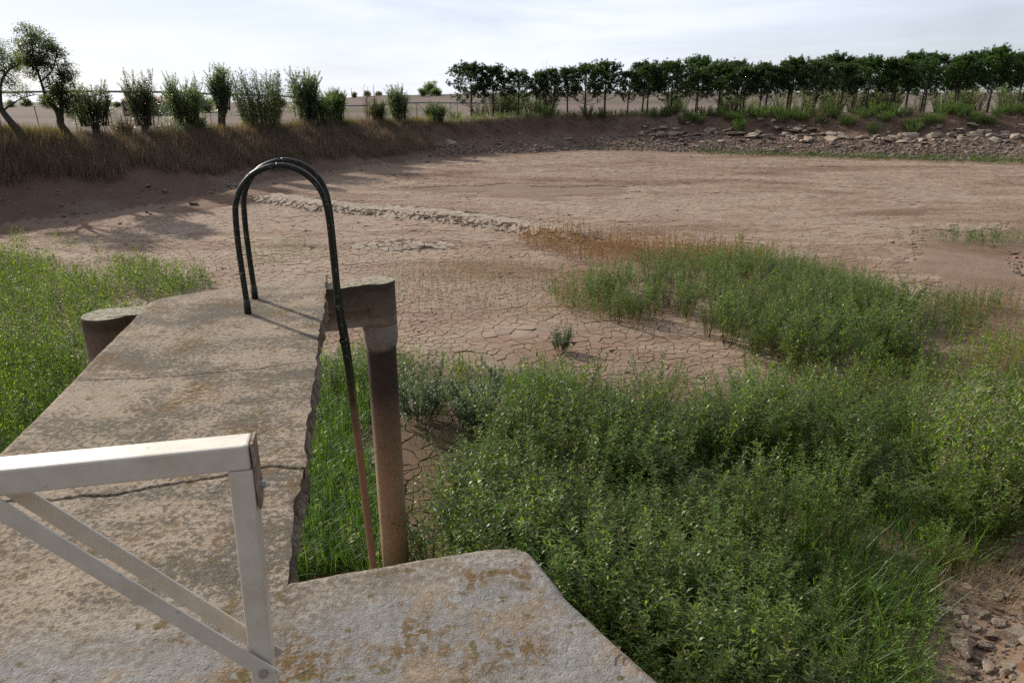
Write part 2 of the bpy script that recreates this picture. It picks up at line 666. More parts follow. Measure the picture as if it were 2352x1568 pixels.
def ladder_mat():
    m = MB('green_paint_rust')
    p = m.pos()
    sx = m.n('ShaderNodeSeparateXYZ')
    m.l(p, sx.inputs[0])
    f = m.noise(p, 14, 6, .7)
    z01 = m.math('ADD', m.math('MULTIPLY', m.math('ADD', sx.outputs['Z'], m.math('MULTIPLY', m.math('SUBTRACT', f, .5), .5)), .25), .75)
    c = m.ramp(z01, [(.0, (.36, .22, .13)), (.42, (.34, .20, .11)), (.50, (.20, .13, .08)), (.56, (.03, .042, .02)), (.62, (.010, .020, .012)), (1, (.006, .012, .009))])
    chip = m.ramp(m.noise(p, 30, 5, .7), [(.575, 0), (.63, 1)])
    c = m.mix(m.math('MULTIPLY', chip, .8), c, (.20, .15, .10))
    dk = m.ramp(m.noise(p, 17, 4, .7), [(.62, 0), (.68, 1)])
    c = m.mix(m.math('MULTIPLY', dk, .7), c, (.07, .028, .015))
    rg = m.ramp(chip, [(0, .42), (1, .8)])
    return m.done(m.bsdf(c, rg, m.bump(f, .35, .006), spec=.35))


M_ladder = ladder_mat()


def rail_mat():
    m = MB('aged_galvanised_white')
    o = m.obj()
    g = m.n('ShaderNodeNewGeometry')
    f = m.noise(m.stretch(g.outputs['Position'], (14, 40, 14)), 1, 6, .7)
    p = g.outputs['Position']
    c = m.ramp(f, [(.3, (.58, .515, .42)), (.7, (.72, .65, .54))])
    fl = m.ramp(m.noise(p, 70, 5, .75), [(.61, 0), (.67, 1)])
    zone = m.ramp(m.noise(p, 9, 4, .6), [(.45, 0), (.65, 1)])
    c = m.mix(m.math('MULTIPLY', m.mix(1.0, fl, zone, 'MULTIPLY'), .85), c, (.16, .075, .03))
    st = m.ramp(m.noise(p, 6, 5, .7), [(.55, 0), (.75, .35)])
    c = m.mix(st, c, (.42, .31, .20))
    return m.done(m.bsdf(c, .38, m.bump(m.noise(p, 60, 4), .12, .003), .1, .5))


M_rail = rail_mat()
M_rust = plain('rusty_plate', (.12, .06, .03), (.40, .33, .26), 30, .75, .5, .004)
M_bolt = plain('bolt_zinc', (.30, .30, .30), (.5, .48, .45), 20, .4, .2, .002, .5, .7)
M_brick = plain('red_brick_wall', (.17, .095, .075), (.23, .135, .105), 1.2, .9, .4, .03)
M_render = plain('pinkish_render', (.27, .23, .215), (.34, .29, .27), .8, .9)
M_roof = plain('clay_roof', (.20, .10, .07), (.32, .17, .12), 1.5, .9)
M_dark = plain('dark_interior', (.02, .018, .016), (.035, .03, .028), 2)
M_steel = plain('galvanised_steel', (.16, .17, .18), (.26, .27, .28), 2, .5, .1, .01, .5, .4)
M_post = plain('weathered_post', (.09, .08, .075), (.17, .15, .135), 8)

# ------------------------------------------------------------------ terrain
TOE = np.array([(-30, 10), (-27, 20), (-22.6, 28.0), (-17.8, 35.5), (-15.6, 44), (-10.4, 53.5), (-3, 64.5), (6.8, 71.5), (19.7, 67.5), (30.7, 60.5),
                (42, 56.5), (52, 50), (50, 40), (38, 35), (25, 28.2), (18.0, 23.8), (14.8, 17.5), (10.6, 11.4), (6.2, 6.9), (3.8, 4.3), (2.2, 2.3), (1.0, 1.4),
                (-1, 1.2), (-4, 1.0), (-12, 1.5), (-22, 4)])


def toe_dist(x, y):
    """signed distance to the toe of the banks: negative over the pond bed"""
    x = np.asarray(x, float)
    y = np.asarray(y, float)
    best = np.full(x.shape, 1e9)
    inside = np.zeros(x.shape, bool)
    n = len(TOE)
    for i in range(n):
        ax, ay = TOE[i]
        bx, by = TOE[(i + 1) % n]
        ex, ey = bx - ax, by - ay
        t = np.clip(((x - ax) * ex + (y - ay) * ey) / (ex * ex + ey * ey), 0, 1)
        dd = (x - ax - t * ex) ** 2 + (y - ay - t * ey) ** 2
        best = np.minimum(best, dd)
        cond = ((ay > y) != (by > y))
        with np.errstate(divide='ignore', invalid='ignore'):
            xi = ax + (y - ay) / (by - ay if by != ay else 1e-9) * ex
        inside ^= cond & (x < xi)
    d = np.sqrt(best)
    return np.where(inside, -d, d)


#            x    y    top   width
TOPS = np.array([(-26, 30, -.20, 5.5), (-20, 46, -.40, 5.5), (-9, 64, -.25, 5.5), (4, 79, .15, 6.0), (18, 76, .35, 8), (34, 70, .45, 10), (52, 64, .5, 12),
                 (58, 45, .2, 10), (26, 24, -1.2, 7), (20, 15, -.9, 6), (8, 5, -.35, 4.5), (3, .5, -.25, 2.4), (0, -2, -.25, 1.5), (-10, -3, -.25, 4), (-34, 12, -.2, 6)])


def tops(x, y):
    w = 0
    a = 0
    b = 0
    for px, py, z, wd in TOPS:
        k = 1 / (((x - px) ** 2 + (y - py) ** 2) + 2.0) ** 1.8
        w = w + k
        a = a + k * z
        b = b + k * wd
    return a / w, b / w


def ridge_profile(x, y):
    pts = np.array([(-15.2, 39.0), (-9.4, 34.8), (-3.6, 32.2), (-.1, 29.8), (2.6, 27.6)])
    best = np.full(np.shape(x), 1e9)
    for i in range(len(pts) - 1):
        ax, ay = pts[i]
        ex, ey = pts[i + 1] - pts[i]
        t = np.clip(((x - ax) * ex + (y - ay) * ey) / (ex * ex + ey * ey), 0, 1)
        best = np.minimum(best, np.hypot(x - ax - t * ex, y - ay - t * ey))
    m2 = np.hypot((x + 4.2) / 2.0, (y - 25.8) / .8)
    return best, m2


def bed_z(x, y):
    z = -3.72 + .72 * smooth((y - 9) / 56)
    z = z + .10 * fbm(x * .12, y * .12, 3, 3) + .10 * np.clip(fbm(x * .5, y * .9, 9, 3), 0, 1)
    b, m2 = ridge_profile(x, y)
    z = z + (.30 * smooth((1.25 - b) / .8) + .13 * smooth(1.3 - m2)) * (.85 + .35 * fbm(x * .8, y * .8, 17, 2))
    return z


def ground_z(x, y):
    x = np.asarray(x, float)
    y = np.asarray(y, float)
    d = toe_dist(x, y)
    d = d + .9 * fbm(x * .22, y * .22, 41, 3) * np.clip(np.hypot(x, y) / 14, .0, 1)
    zb = bed_z(x, y)
    zt, w = tops(x, y)
    t = np.clip(d / w, 0, 1)
    far = smooth((y - 55) / 12)
    steep = np.where(t < .62, .42 * t / .62, .42 + .58 * smooth((t - .62) / .38))
    f = far * steep + (1 - far) * (t * .45 + smooth(t) * .55)
    bank = smooth(d / .6) * (1 - smooth((d - w) / 2))
    z = zb * (1 - f) + zt * f + bank * (.42 * fbm(x * .8, y * .8, 23, 4) + .16 * fbm(x * 3.1, y * 3.1, 29, 3))
    # land behind the banks
    out = np.clip(d - w, 0, None)
    side = np.where(y > 1, x / np.maximum(y, 1), 0)
    low = smooth((-.0 - side) / .15) * smooth((out - 2) / 10) * (y > 12)
    z = z - 1.15 * low
    hill = 6.3 * smooth((y - 112) / 260) * smooth((side + .36) / .20)
    lefth = 2.4 * smooth((y - 110) / 420) * (1 - smooth((side + .36) / .20))
    z = z + np.where(out > 0, hill + lefth + .12 * fbm(x * .25, y * .25, 31, 3), 0)
    return z


def mud_mask(x, y):
    d = -toe_dist(x, y)
    mg = 1.2 + 1.6 * smooth((x - 6) / 5) * (y < 45) + 1.8 * smooth((-6 - x) / 5) * (y > 33)
    n = fbm(x * .35, y * .35, 51, 4)
    m = smooth((d - mg + n * 3.5) / 1.2)
    b, m2 = ridge_profile(x, y)
    patch = fbm(x * .09 + 3, y * .17, 61, 4)
    return m * (1 - .95 * smooth((patch - .25) / .05))


def axis(lo, hi, step, ends):
    a = list(np.arange(lo, hi, step))
    s, v = step, hi
    while v < ends[1]:
        a.append(v)
        s *= 1.16
        v += s
    a.append(ends[1])
    s, v = step, lo
    pre = []
    while v > ends[0]:
        s *= 1.16
        v -= s
        pre.append(max(v, ends[0]))
    return np.array(pre[::-1] + a)


gx = axis(-32, 56, .3, (-3500, 3500))
gy = axis(-4, 84, .3, (-60, 4000))
XX, YY = np.meshgrid(gx, gy)
ZZ = ground_z(XX, YY)
DD = toe_dist(XX, YY)
ZREF = ZZ.copy()
_, WW = tops(XX, YY)


def gz(x, y):
    """ground height looked up on the terrain grid"""
    x = np.asarray(x, float)
    y = np.asarray(y, float)
    i = np.clip(np.searchsorted(gx, x) - 1, 0, len(gx) - 2)
    j = np.clip(np.searchsorted(gy, y) - 1, 0, len(gy) - 2)
    fx = (x - gx[i]) / (gx[i + 1] - gx[i])
    fy = (y - gy[j]) / (gy[j + 1] - gy[j])
    return (ZREF[j, i] * (1 - fx) + ZREF[j, i + 1] * fx) * (1 - fy) + (ZREF[j + 1, i] * (1 - fx) + ZREF[j + 1, i + 1] * fx) * fy


def G(x, y):
    return float(gz(x, y))


def at_ground(px, py):
    """walk a sight line down to the ground"""
    d = ray(px, py)
    t = np.concatenate([np.arange(1, 20, .05), np.arange(20, 140, .2)])
    X, Y, Z = t * d[0], t * d[1], EYE + t * d[2]
    below = Z < gz(X, Y)
    i = int(np.argmax(below)) if below.any() else len(t) - 1
    return X[i], Y[i], float(gz(X[i], Y[i]))


ZZ = ZZ - .10 * mud_mask(XX, YY) * (DD < 0)
# keep the soil under the jetty platform
under = (YY < 2.4) & (XX > -4) & (XX < 2) & (YY > -5)
ZZ = np.where(under, np.minimum(ZZ, -.32), ZZ)
nx, ny = len(gx), len(gy)
idx = np.arange(nx * ny).reshape(ny, nx)
Q = np.stack([idx[:-1, :-1], idx[:-1, 1:], idx[1:, 1:], idx[1:, :-1]], -1).reshape(-1, 4)
dq = DD[:-1, :-1].reshape(-1) + .6 * fbm(XX[:-1, :-1] * .3, YY[:-1, :-1] * .3, 77, 3).reshape(-1)
wq = WW[:-1, :-1].reshape(-1)
allV = np.stack([XX, YY, ZZ], -1).reshape(-1, 3)


def sheet(name, sel, mat):
    q = Q[sel]
    u, inv = np.unique(q, return_inverse=True)
    me = tri_mesh(name, allV[u], inv.reshape(-1, 4), mat, flat=False)
    return link(name, me, kind='structure')


ground = sheet('ground', dq > wq + .8, M_field)
bank = sheet('pond_bank', (dq <= wq + .8) & (dq > .35), M_bank)
bed = sheet('pond_bed', dq <= .35, M_bed)

# ------------------------------------------------------------------ cracked mud plates
def build_plates():
    P = []
    for st, y0_, y1_ in ((.19, 6.2, 24), (.235, 24.1, 71)):
        for k, y in enumerate(np.arange(y0_, y1_, st * .87)):
            x0, x1 = max(-.78 * y - 3, -26), min(.80 * y + 3, 46)
            xs = np.arange(x0, x1, st) + (st / 2 if k % 2 else 0)
            q_ = np.stack([xs, np.full(len(xs), y)], 1)
            P.append(q_ + rng.uniform(-.66, .66, q_.shape) * st)
    P = np.concatenate(P)
    thin = fbm(P[:, 0] * .5, P[:, 1] * .5, 88, 2)
    P = P[rng.random(len(P)) < .72 - .34 * (thin > .05) - .25 * ((P[:, 1] < 11.5) & (np.abs(P[:, 0] + .6) < 1.6))]
    mk = mud_mask(P[:, 0], P[:, 1])
    near = toe_dist(P[:, 0], P[:, 1]) < 1.5
    P = P[near]
    mk = mk[near]
    res = delaunay_2d_cdt([Vector(p) for p in P], [], [], 0, 1e-6)
    vv = np.array([tuple(v) for v in res[0]])
    tri = np.array([f for f in res[2] if len(f) == 3])
    orig = [o[0] if o else -1 for o in res[3]]
    A, B, C = vv[tri[:, 0]], vv[tri[:, 1]], vv[tri[:, 2]]
    D = 2 * (A[:, 0] * (B[:, 1] - C[:, 1]) + B[:, 0] * (C[:, 1] - A[:, 1]) + C[:, 0] * (A[:, 1] - B[:, 1]))
    a2, b2, c2 = (A ** 2).sum(1), (B ** 2).sum(1), (C ** 2).sum(1)
    cc = np.stack([(a2 * (B[:, 1] - C[:, 1]) + b2 * (C[:, 1] - A[:, 1]) + c2 * (A[:, 1] - B[:, 1])) / D,
                   (a2 * (C[:, 0] - B[:, 0]) + b2 * (A[:, 0] - C[:, 0]) + c2 * (B[:, 0] - A[:, 0])) / D], 1)
    inc = [[] for _ in range(len(vv))]
    for ti, t in enumerate(tri):
        for v in t:
            inc[v].append(ti)
    cells = []
    for i, ts in enumerate(inc):
        o = orig[i]
        if o < 0 or len(ts) < 4 or mk[o] < .06:
            continue
        q = cc[ts]
        r = q - vv[i]
        if np.abs(r).max() > .75:
            continue
        ang = np.argsort(np.arctan2(r[:, 1], r[:, 0]))
        cells.append((vv[i], q[ang], mk[o]))
    cells.sort(key=lambda c: c[0][1] ** 2 + c[0][0] ** 2)
    return cells


cells = build_plates()
CX, CY = np.array([c[0][0] for c in cells]), np.array([c[0][1] for c in cells])
CZ = bed_z(CX, CY)
SLOPE = np.stack([(bed_z(CX + .12, CY) - bed_z(CX - .12, CY)) / .24, (bed_z(CX, CY + .12) - bed_z(CX, CY - .12)) / .24], 1)


SPLIT = []
for c_, q_, mk_ in cells:
    if c_[0] ** 2 + c_[1] ** 2 < 13.5 ** 2:       # split the edges so that cracks wander
        a_ = q_
        b_ = np.roll(q_, -1, 0)
        q_ = np.stack([a_, (a_ * 2 + b_) / 3, (a_ + b_ * 2) / 3], 1).reshape(-1, 2)
        SPLIT.append((q_, .17))
    else:
        SPLIT.append((q_, .15))
_all = np.concatenate([q_ for q_, _a in SPLIT])
_wn = np.stack([fbm(_all[:, 0] * 4.5, _all[:, 1] * 4.5, 5, 3), fbm(_all[:, 0] * 4.5, _all[:, 1] * 4.5, 6, 3)], 1)
_off = np.cumsum([0] + [len(q_) for q_, _a in SPLIT])


c_dist = [math.hypot(*c_[0]) for c_ in cells]


def plate_geo(k):
    mk = cells[k][2]
    q, amp = SPLIT[k]
    q = q + amp * _wn[_off[k]:_off[k + 1]]
    ctr = q.mean(0)
    r = q - ctr
    ln = np.hypot(r[:, 0], r[:, 1])
    gap = rng.uniform(.006, .017) if c_dist[k] < 24 else rng.uniform(.008, .018)
    q = ctr + r * np.clip(1 - gap / np.maximum(ln, .03), .3, 1)[:, None]
    z = CZ[k] + (mk - 1) * .06 + rng.uniform(-.005, .005)
    tilt = SLOPE[k] + rng.normal(0, .020 if c_dist[k] < 24 else .022, 2)
    n = len(q)
    inner = ctr + (q - ctr) * .95
    zt = lambda w: z + ((w - ctr) @ tilt)
    curl = rng.uniform(-.003, .006)
    top_c = np.array([[ctr[0], ctr[1], z - curl * .3]])
    a = np.column_stack([inner, zt(inner) + curl * .6])
    b = np.column_stack([q, zt(q) + curl - .004])
    d = np.column_stack([ctr + (q - ctr) * 1.0, zt(q) - .14])
    i = np.arange(n)
    j = (i + 1) % n
    if c_dist[k] > 26:
        F = np.concatenate([np.column_stack([0 * i, 1 + i, 1 + j]), np.column_stack([1 + i, 1 + n + i, 1 + n + j]), np.column_stack([1 + i, 1 + n + j, 1 + j])])
        top_c[0, 2] = z
        return np.vstack([top_c, np.column_stack([q, zt(q)]), d]), F
    V = np.vstack([top_c, a, b, d])
    F = np.concatenate([np.column_stack([0 * i, 1 + i, 1 + j]),
                        np.column_stack([1 + i, 1 + n + i, 1 + n + j]), np.column_stack([1 + i, 1 + n + j, 1 + j]),
                        np.column_stack([1 + n + i, 1 + 2 * n + i, 1 + 2 * n + j]), np.column_stack([1 + n + i, 1 + 2 * n + j, 1 + n + j])])
    return V, F


def in_view_open(c):
    """plates that lie open to view near the camera (not under the thicket)"""
    x, y = c
    return abs(x) < .74 * y


picked = 0
rest = Geo()
ridge = Geo()
RB_, RM_ = ridge_profile(np.array([c_[0][0] for c_ in cells]), np.array([c_[0][1] for c_ in cells]))
for k in range(len(cells)):
    c = cells[k][0]
    dist = math.hypot(*c)
    V, F = plate_geo(k)
    if picked < 300 and in_view_open(c) and (x_ := c[0]) is not None and (
            (-1.6 < x_ < .4 and dist < 13.5) or (dist >= 11.5 and -5 < x_ < 5.5)):
        o = link('mud_plate', tri_mesh('mud_plate', V, F, M_plate), bed)
        picked += 1
    elif RB_[k] < 1.05 or RM_[k] < 1.0:
        ridge.add(V, F)
    else:
        rest.add(V, F)
link('mud_crust', rest.mesh('mud_crust', M_plate), bed, kind='stuff')
link('pale_ridge_crust', ridge.mesh('pale_ridge_crust', M_pale), bed, kind='stuff')
print('plates', len(cells), 'picked', picked)
del rest

# ------------------------------------------------------------------ jetty
BASE = np.array([-2.118, 5.246])
U = np.array([-.2201, .9755])
Vd = np.array([.9755, .2201])


def st(s, t, z=0.0):
    p = BASE + s * Vd + t * U
    return np.array([p[0], p[1], z])


jetty = thing('jetty', 'weathered concrete jetty slab with wide grey platform reaching over the dry pond', 'jetty', (0, 0, 0))

SL, SR = -.872, .578
TJ = -3.45                                                     # where the walkway leaves the platform
CR1 = [(-1.0, -2.62), (-.486, -2.67), (-.2, -2.70), (.05, -2.66), (.3, -2.63), (.42, -2.60), (.6, -2.643)]
CR2 = [(-.88, -1.22), (-.595, -1.271), (-.2, -1.30), (.243, -1.274), (.4, -1.24), (.6, -1.22)]


def crack(s, t, pts, width, depth):
    xs, ys = zip(*pts)
    tc_ = np.interp(s, xs, ys) + .05 * fbm(s * 9, s * 0 + 3, 12, 4)
    return -depth * np.exp(-((t - tc_) / width) ** 2)


def deck_z(s, t, edge):
    """edge: distance to the free edge of the slab"""
    X = BASE[0] + s * Vd[0] + t * U[0]
    Y = BASE[1] + s * Vd[1] + t * U[1]
    z = .012 * fbm(X * 2, Y * 2, 3, 3) + .003 * fbm(X * 14, Y * 14, 8, 4) + .005 * fbm(X * 45, Y * 45, 19, 2)
    z += crack(s, t, CR1, .0055, .05) + crack(s, t, CR2, .003, .012)
    z -= .018 * np.clip(1 - edge / .04, 0, 1) ** 2
    return z


def skirt(outline, depth, G_, rough_amt, seed, jag):
    """ragged slab side hanging from an open outline (list of top points)"""
    P = np.array(outline)
    n = len(P)
    T = np.gradient(P[:, :2], axis=0)
    N = np.stack([T[:, 1], -T[:, 0]], 1)
    N /= np.linalg.norm(N, axis=1)[:, None] + 1e-9
    rows = [P]
    for k, f in enumerate((.2, .5, .8, 1.0)):
        off = rough_amt * fbm(P[:, 0] * 9 + k * 3.3, P[:, 1] * 9, seed + k, 4) + jag * (f * (1 - f) * 1.2 - .15 * f)
        q = P.copy()
        q[:, :2] += N * off[:, None]
        q[:, 2] = P[:, 2] - depth * f + rough_amt * .6 * fbm(P[:, 0] * 7, P[:, 1] * 7 + k, seed + 9, 3)
        rows.append(q)
    V = np.concatenate(rows)
    F = []
    for k in range(len(rows) - 1):
        for i in range(n - 1):
            a = k * n + i
            F += [(a, a + n, a + 1), (a + 1, a + n, a + n + 1)]
    G_.add(V, F)


def build_deck():
    g = Geo()
    # walkway strip
    ns, nts = 96, 350
    t0 = -6.6
    uu = np.linspace(0, 1, ns)
    tl = np.unique(np.concatenate([np.linspace(t0, -4.4, 60), np.linspace(-4.37, 1.3, nts), [TJ], np.arange(-2.80, -2.54, .0035), np.arange(-1.36, -1.18, .0035)]))
    UU, TT = np.meshgrid(uu, tl)
    tend = lambda s: np.interp(s, (-.9, -.80, -.70, .574), (.50, .66, .745, 1.226))
    lift = 1.3
    sr = SR + .045 * fbm(TT * 2.2, TT * 0 + 1, 4, 4) + .014 * fbm(TT * 13, TT * 0 + 4, 44, 3) + .03 * np.clip(fbm(TT * 7, TT * 0 + 7, 14, 2), 0, 1)
    sr = SR + (sr - .02 * np.exp(-((TT + 2.9) / .08) ** 2) - SR) * smooth((TT - TJ) / .12)
    sl = SL + .012 * fbm(TT * 2, TT * 0 + 9, 5, 3)
    SS = sl + (sr - sl) * UU
    # squeeze the last part so that the end follows its skew line
    k = np.clip((TT + 1.0) / (lift + 1.0), 0, 1)
    TT2 = np.where(TT > -1.0, -1.0 + k * (tend(SS) + 1.0), TT)
    eL = SS - sl
    eR = np.where(TT2 > TJ, (sr - SS) + .03, 9)
    eE = tend(SS) - TT2
    edge = np.minimum(np.minimum(eL, eR), eE)
    Z = deck_z(SS, TT2, edge)
    X = BASE[0] + SS * Vd[0] + TT2 * U[0]
    Y = BASE[1] + SS * Vd[1] + TT2 * U[1]
    V = np.stack([X, Y, Z], -1)
    m, n = SS.shape
    id_ = np.arange(m * n).reshape(m, n)
    q = np.stack([id_[:-1, :-1], id_[:-1, 1:], id_[1:, 1:], id_[1:, :-1]], -1).reshape(-1, 4)
    F = np.concatenate([q[:, [0, 1, 2]], q[:, [0, 2, 3]]])
    g.add(V.reshape(-1, 3), F)
    ir = int(np.argmax(tl >= TJ))
    skirt(V[ir:, -1][::1], .15, g, .04, 40, -.06)              # right side, crumbling
    skirt(V[-1, :][::-1], .15, g, .03, 50, .0)                 # end
    skirt(V[:, 0][::-1], .15, g, .02, 60, .0)                  # left side
    # platform to the right of the walkway
    front = lambda s: np.interp(s, (SR, .8, 1.1, 1.3, 1.40, 1.455), (TJ, -3.43, -3.415, -3.412, -3.43, -3.475))
    right = lambda t: np.interp(t, (-6.6, -4.165, -3.75, -3.56, -3.475), (2.95, 1.685, 1.515, 1.475, 1.455))
    nu, nv = 150, 190
    uu = np.linspace(0, 1, nu) ** .93
    vv = 1 - (1 - np.linspace(0, 1, nv)) ** 1.35
    UU, VV = np.meshgrid(uu, vv)
    # bilinear patch bounded by seam, front edge, right edge
    TTl = -6.6 + (TJ + 6.6) * VV
    t_right = -6.6 + (-3.475 + 6.6) * VV
    s_right = right(t_right)
    SS = SR + (s_right - SR) * UU
    topf = front(SR + (1.455 - SR) * UU)
    TT = -6.6 + (topf + 6.6) * VV
    SS = SS + .016 * fbm(TT * 3, UU * 3, 6, 3) * (UU > .97)
    edge = np.minimum((1 - UU) * 1.0 + .0, topf - TT)
    Z = deck_z(SS, TT, edge)
    X = BASE[0] + SS * Vd[0] + TT * U[0]
    Y = BASE[1] + SS * Vd[1] + TT * U[1]
    V = np.stack([X, Y, Z], -1)
    m, n = SS.shape
    id_ = np.arange(m * n).reshape(m, n)
    q = np.stack([id_[:-1, :-1], id_[:-1, 1:], id_[1:, 1:], id_[1:, :-1]], -1).reshape(-1, 4)
    F = np.concatenate([q[:, [0, 1, 2]], q[:, [0, 2, 3]]])
    g.add(V.reshape(-1, 3), F)
    ring = np.concatenate([V[:, -1], V[-1, ::-1][1:]])
    skirt(ring, .17, g, .02, 70, .0)
    me = g.mesh('deck_slab', M_deck, flat=False)
    o = link('deck_slab', me, jetty)
    # underside
    b = Geo()
    ol = [st(SL + .03, -6.6, -.14), st(SR - .03, -6.6, -.14), st(SR - .03, 1.15, -.14), st(SL + .03, .6, -.14)]
    b.add(ol, [(0, 2, 1), (0, 3, 2)])
    ol = [st(SR - .02, -6.6, -.15), st(2.9, -6.6, -.15), st(1.43, -3.5, -.15), st(SR - .02, -3.46, -.15)]
    b.add(ol, [(0, 2, 1), (0, 3, 2)])
    link('slab_underside', b.mesh('slab_underside', M_deck), jetty)


build_deck()


def lathe(prof, n=40, wob=0.0):
    P = np.array(prof, float)
    k = len(P)
    ang = np.arange(n) * 2 * math.pi / n
    V = np.stack([P[:, 0, None] * np.cos(ang), P[:, 0, None] * np.sin(ang), np.repeat(P[:, 1, None], n, 1)], -1)
    if wob:
        V[..., :2] *= 1 + wob * (fbm(np.cos(ang) * 2 + 5 + P[:, 1, None] * 3, np.sin(ang) * 2 + 5 + P[:, 1, None], 3, 3))[..., None]
    V = V.reshape(-1, 3)
    F = []
    for i in range(k - 1):
        for j in range(n):
            a, b = i * n + j, i * n + (j + 1) % n
            F += [(a, b, b + n), (a, b + n, a + n)]
    top = V[(k - 1) * n:].copy()                               # own ring, so that the head stays crisp
    V = np.vstack([V, [0, 0, P[0, 1]], [0, 0, P[-1, 1]], top])
    for j in range(n):
        F.append((k * n, (j + 1) % n, j))
        F.append((k * n + 1, k * n + 2 + j, k * n + 2 + (j + 1) % n))
    return V, np.array(F)


for (s_, t_, rr) in ((1.054, 1.14, 1.0), (-1.185, .47, 1.1)):
    p = st(s_, t_)
    zb = -4.0
    r0, r1 = .150 * rr, .176 * rr
    V, F = lathe([(r0, zb), (r0, -3), (r0, -2), (r0, -1.4), (r0, -.82), (r0 + .004, -.76), (r1 - .004, -.68), (r1, -.65), (r1, -.50)], 40, .03)
    col = link('support_column', tri_mesh('support_column', V, F, M_column, flat=False), jetty, p)
    V, F = lathe([(r1 - .002, -.497), (r1 + .002, -.42), (r1, -.2), (r1 - .002, -.10), (r1 - .002, -.075), (r1 - .008, -.064)], 40, .06)
    link('concrete_cap', tri_mesh('concrete_cap', V, F, M_column, flat=False), col)


def box_geo(p0, p1, side, w, h, ndiv=1, jit=0.0, seed=0):
    """beam from p0 to p1; side = horizontal unit vector, up = z"""
    p0, p1 = np.array(p0, float), np.array(p1, float)
    d = (p1 - p0) / np.linalg.norm(p1 - p0)
    side = np.array(side, float)
    up = np.cross(side, d)
    up /= np.linalg.norm(up)
    if up[2] < 0:
        up = -up
    rows = []
    for i in range(ndiv + 1):
        c = p0 + (p1 - p0) * i / ndiv
        for a, b in ((-1, -1), (1, -1), (1, 1), (-1, 1)):
            rows.append(c + side * a * w / 2 + up * b * h / 2)
    V = np.array(rows)
    if jit:
        V += jit * np.stack([fbm(V[:, 0] * 8 + k * 5, V[:, 2] * 8 + V[:, 1], seed + k, 2) for k in range(3)], 1)
    F = []
    for i in range(ndiv):
        for j in range(4):
            a, b = i * 4 + j, i * 4 + (j + 1) % 4
            F += [(a, b, b + 4), (a, b + 4, a + 4)]
    F += [(0, 2, 1), (0, 3, 2), (ndiv * 4, ndiv * 4 + 1, ndiv * 4 + 2), (ndiv * 4, ndiv * 4 + 2, ndiv * 4 + 3)]
    return V, np.array(F)


pa, pb = st(-1.185, .47, -.185), st(1.054, 1.14, -.185)
bd = (pb - pa) / np.linalg.norm(pb - pa)
sd_ = np.array([-bd[1], bd[0], 0])
V, F = box_geo(pa, pb, sd_, .25, .24, 30, .02, 3)
link('cross_beam', tri_mesh('cross_beam', V, F, M_column), jetty)
V, F = box_geo(pa + [0, 0, -.21], pb + [0, 0, -.21], sd_, .20, .18, 30, .02, 9)
link('cross_beam', tri_mesh('lower_cross_beam', V, F, M_column), jetty)
V, F = box_geo(st(-.2, -3.5, -2.2), st(1.2, -3.5, -2.2), np.array([U[0], U[1], 0]), .3, 3.6, 8, .03, 4)
link('foundation_wall', tri_mesh('foundation_wall', V, F, M_column), jetty)

# ------------------------------------------------------------------ pool ladder
ladder = thing('pool_ladder', 'dark green tubular ladder with hooped handrails at the jetty end, rusty towards its foot', 'ladder', tuple(st(0, 0)))
HOOP = [(0, -.05), (0, .12), (-.004, .36), (-.004, .62), (.008, .83), (.035, .925), (.085, 1.01), (.165, 1.087), (.26, 1.13), (.355, 1.147), (.45, 1.131), (.54, 1.083),
        (.613, 1.01), (.662, .915), (.684, .80), (.692, .67), (.697, .35), (.700, .03), (.716, -.24), (.741, -.56), (.772, -1.39), (.812, -2.56), (.85, -3.75)]


def spline(pts, per=6):
    P = np.array(pts, float)
    out = []
    n = len(P)
    for i in range(n - 1):
        p0, p1, p2, p3 = P[max(i - 1, 0)], P[i], P[i + 1], P[min(i + 2, n - 1)]
        for t in np.arange(per) / per:
            out.append(.5 * ((2 * p1) + (-p0 + p2) * t + (2 * p0 - 5 * p1 + 4 * p2 - p3) * t * t + (-p0 + 3 * p1 - 3 * p2 + p3) * t ** 3))
    out.append(P[-1])
    return np.array(out)


hp = spline(HOOP, 6)
for k, off in enumerate((0.0, .45)):
    pts = np.array([(a * Vd[0] + off * U[0], a * Vd[1] + off * U[1], z + (.004 if k else 0)) for a, z in hp])
    cut = int(np.argmax((hp[:, 1] < -.24) & (np.arange(len(hp)) > 60)))
    V, F = tube(pts[:cut + 1], .0225, 14)
    hr = link('handrail', tri_mesh('handrail', V, F, M_ladder, flat=False), ladder)
    V, F = tube(pts[cut:], np.linspace(.0265, .026, len(pts) - cut), 14)
    link('stringer', tri_mesh('stringer', V, F, M_ladder, flat=False), ladder)
    V, F = tube([pts[0] + [0, 0, .05], pts[0] + [0, 0, .165]], .027, 14)
    link('base_sleeve', tri_mesh('base_sleeve', V, F, M_ladder, flat=False), hr)
    V, F = tube([pts[cut] + [0, 0, .012], pts[cut] - [0, 0, .02]], .031, 14)
    link('joint_collar', tri_mesh('joint_collar', V, F, M_ladder, flat=False), hr)
for i in range(10):
    z = -.62 - .31 * i
    a = float(np.interp(-z, -hp[90:, 1], hp[90:, 0]))
    p = np.array([a * Vd[0], a * Vd[1], z])
    V, F = tube([p, p + np.array([U[0] * .45, U[1] * .45, 0])], .0145, 10)
    link('rung', tri_mesh('rung', V, F, M_ladder, flat=False), ladder)

# ------------------------------------------------------------------ railing
RB = np.array([-.4518, 1.0221])                               # right end of the railing, front face


def rp_(s, t, z):
    p = RB + s * Vd + t * U
    return np.array([p[0], p[1], z])


railing = thing('railing', 'pale metal railing with diagonal braces across the near end of the jetty', 'railing', (RB[0], RB[1], 0))


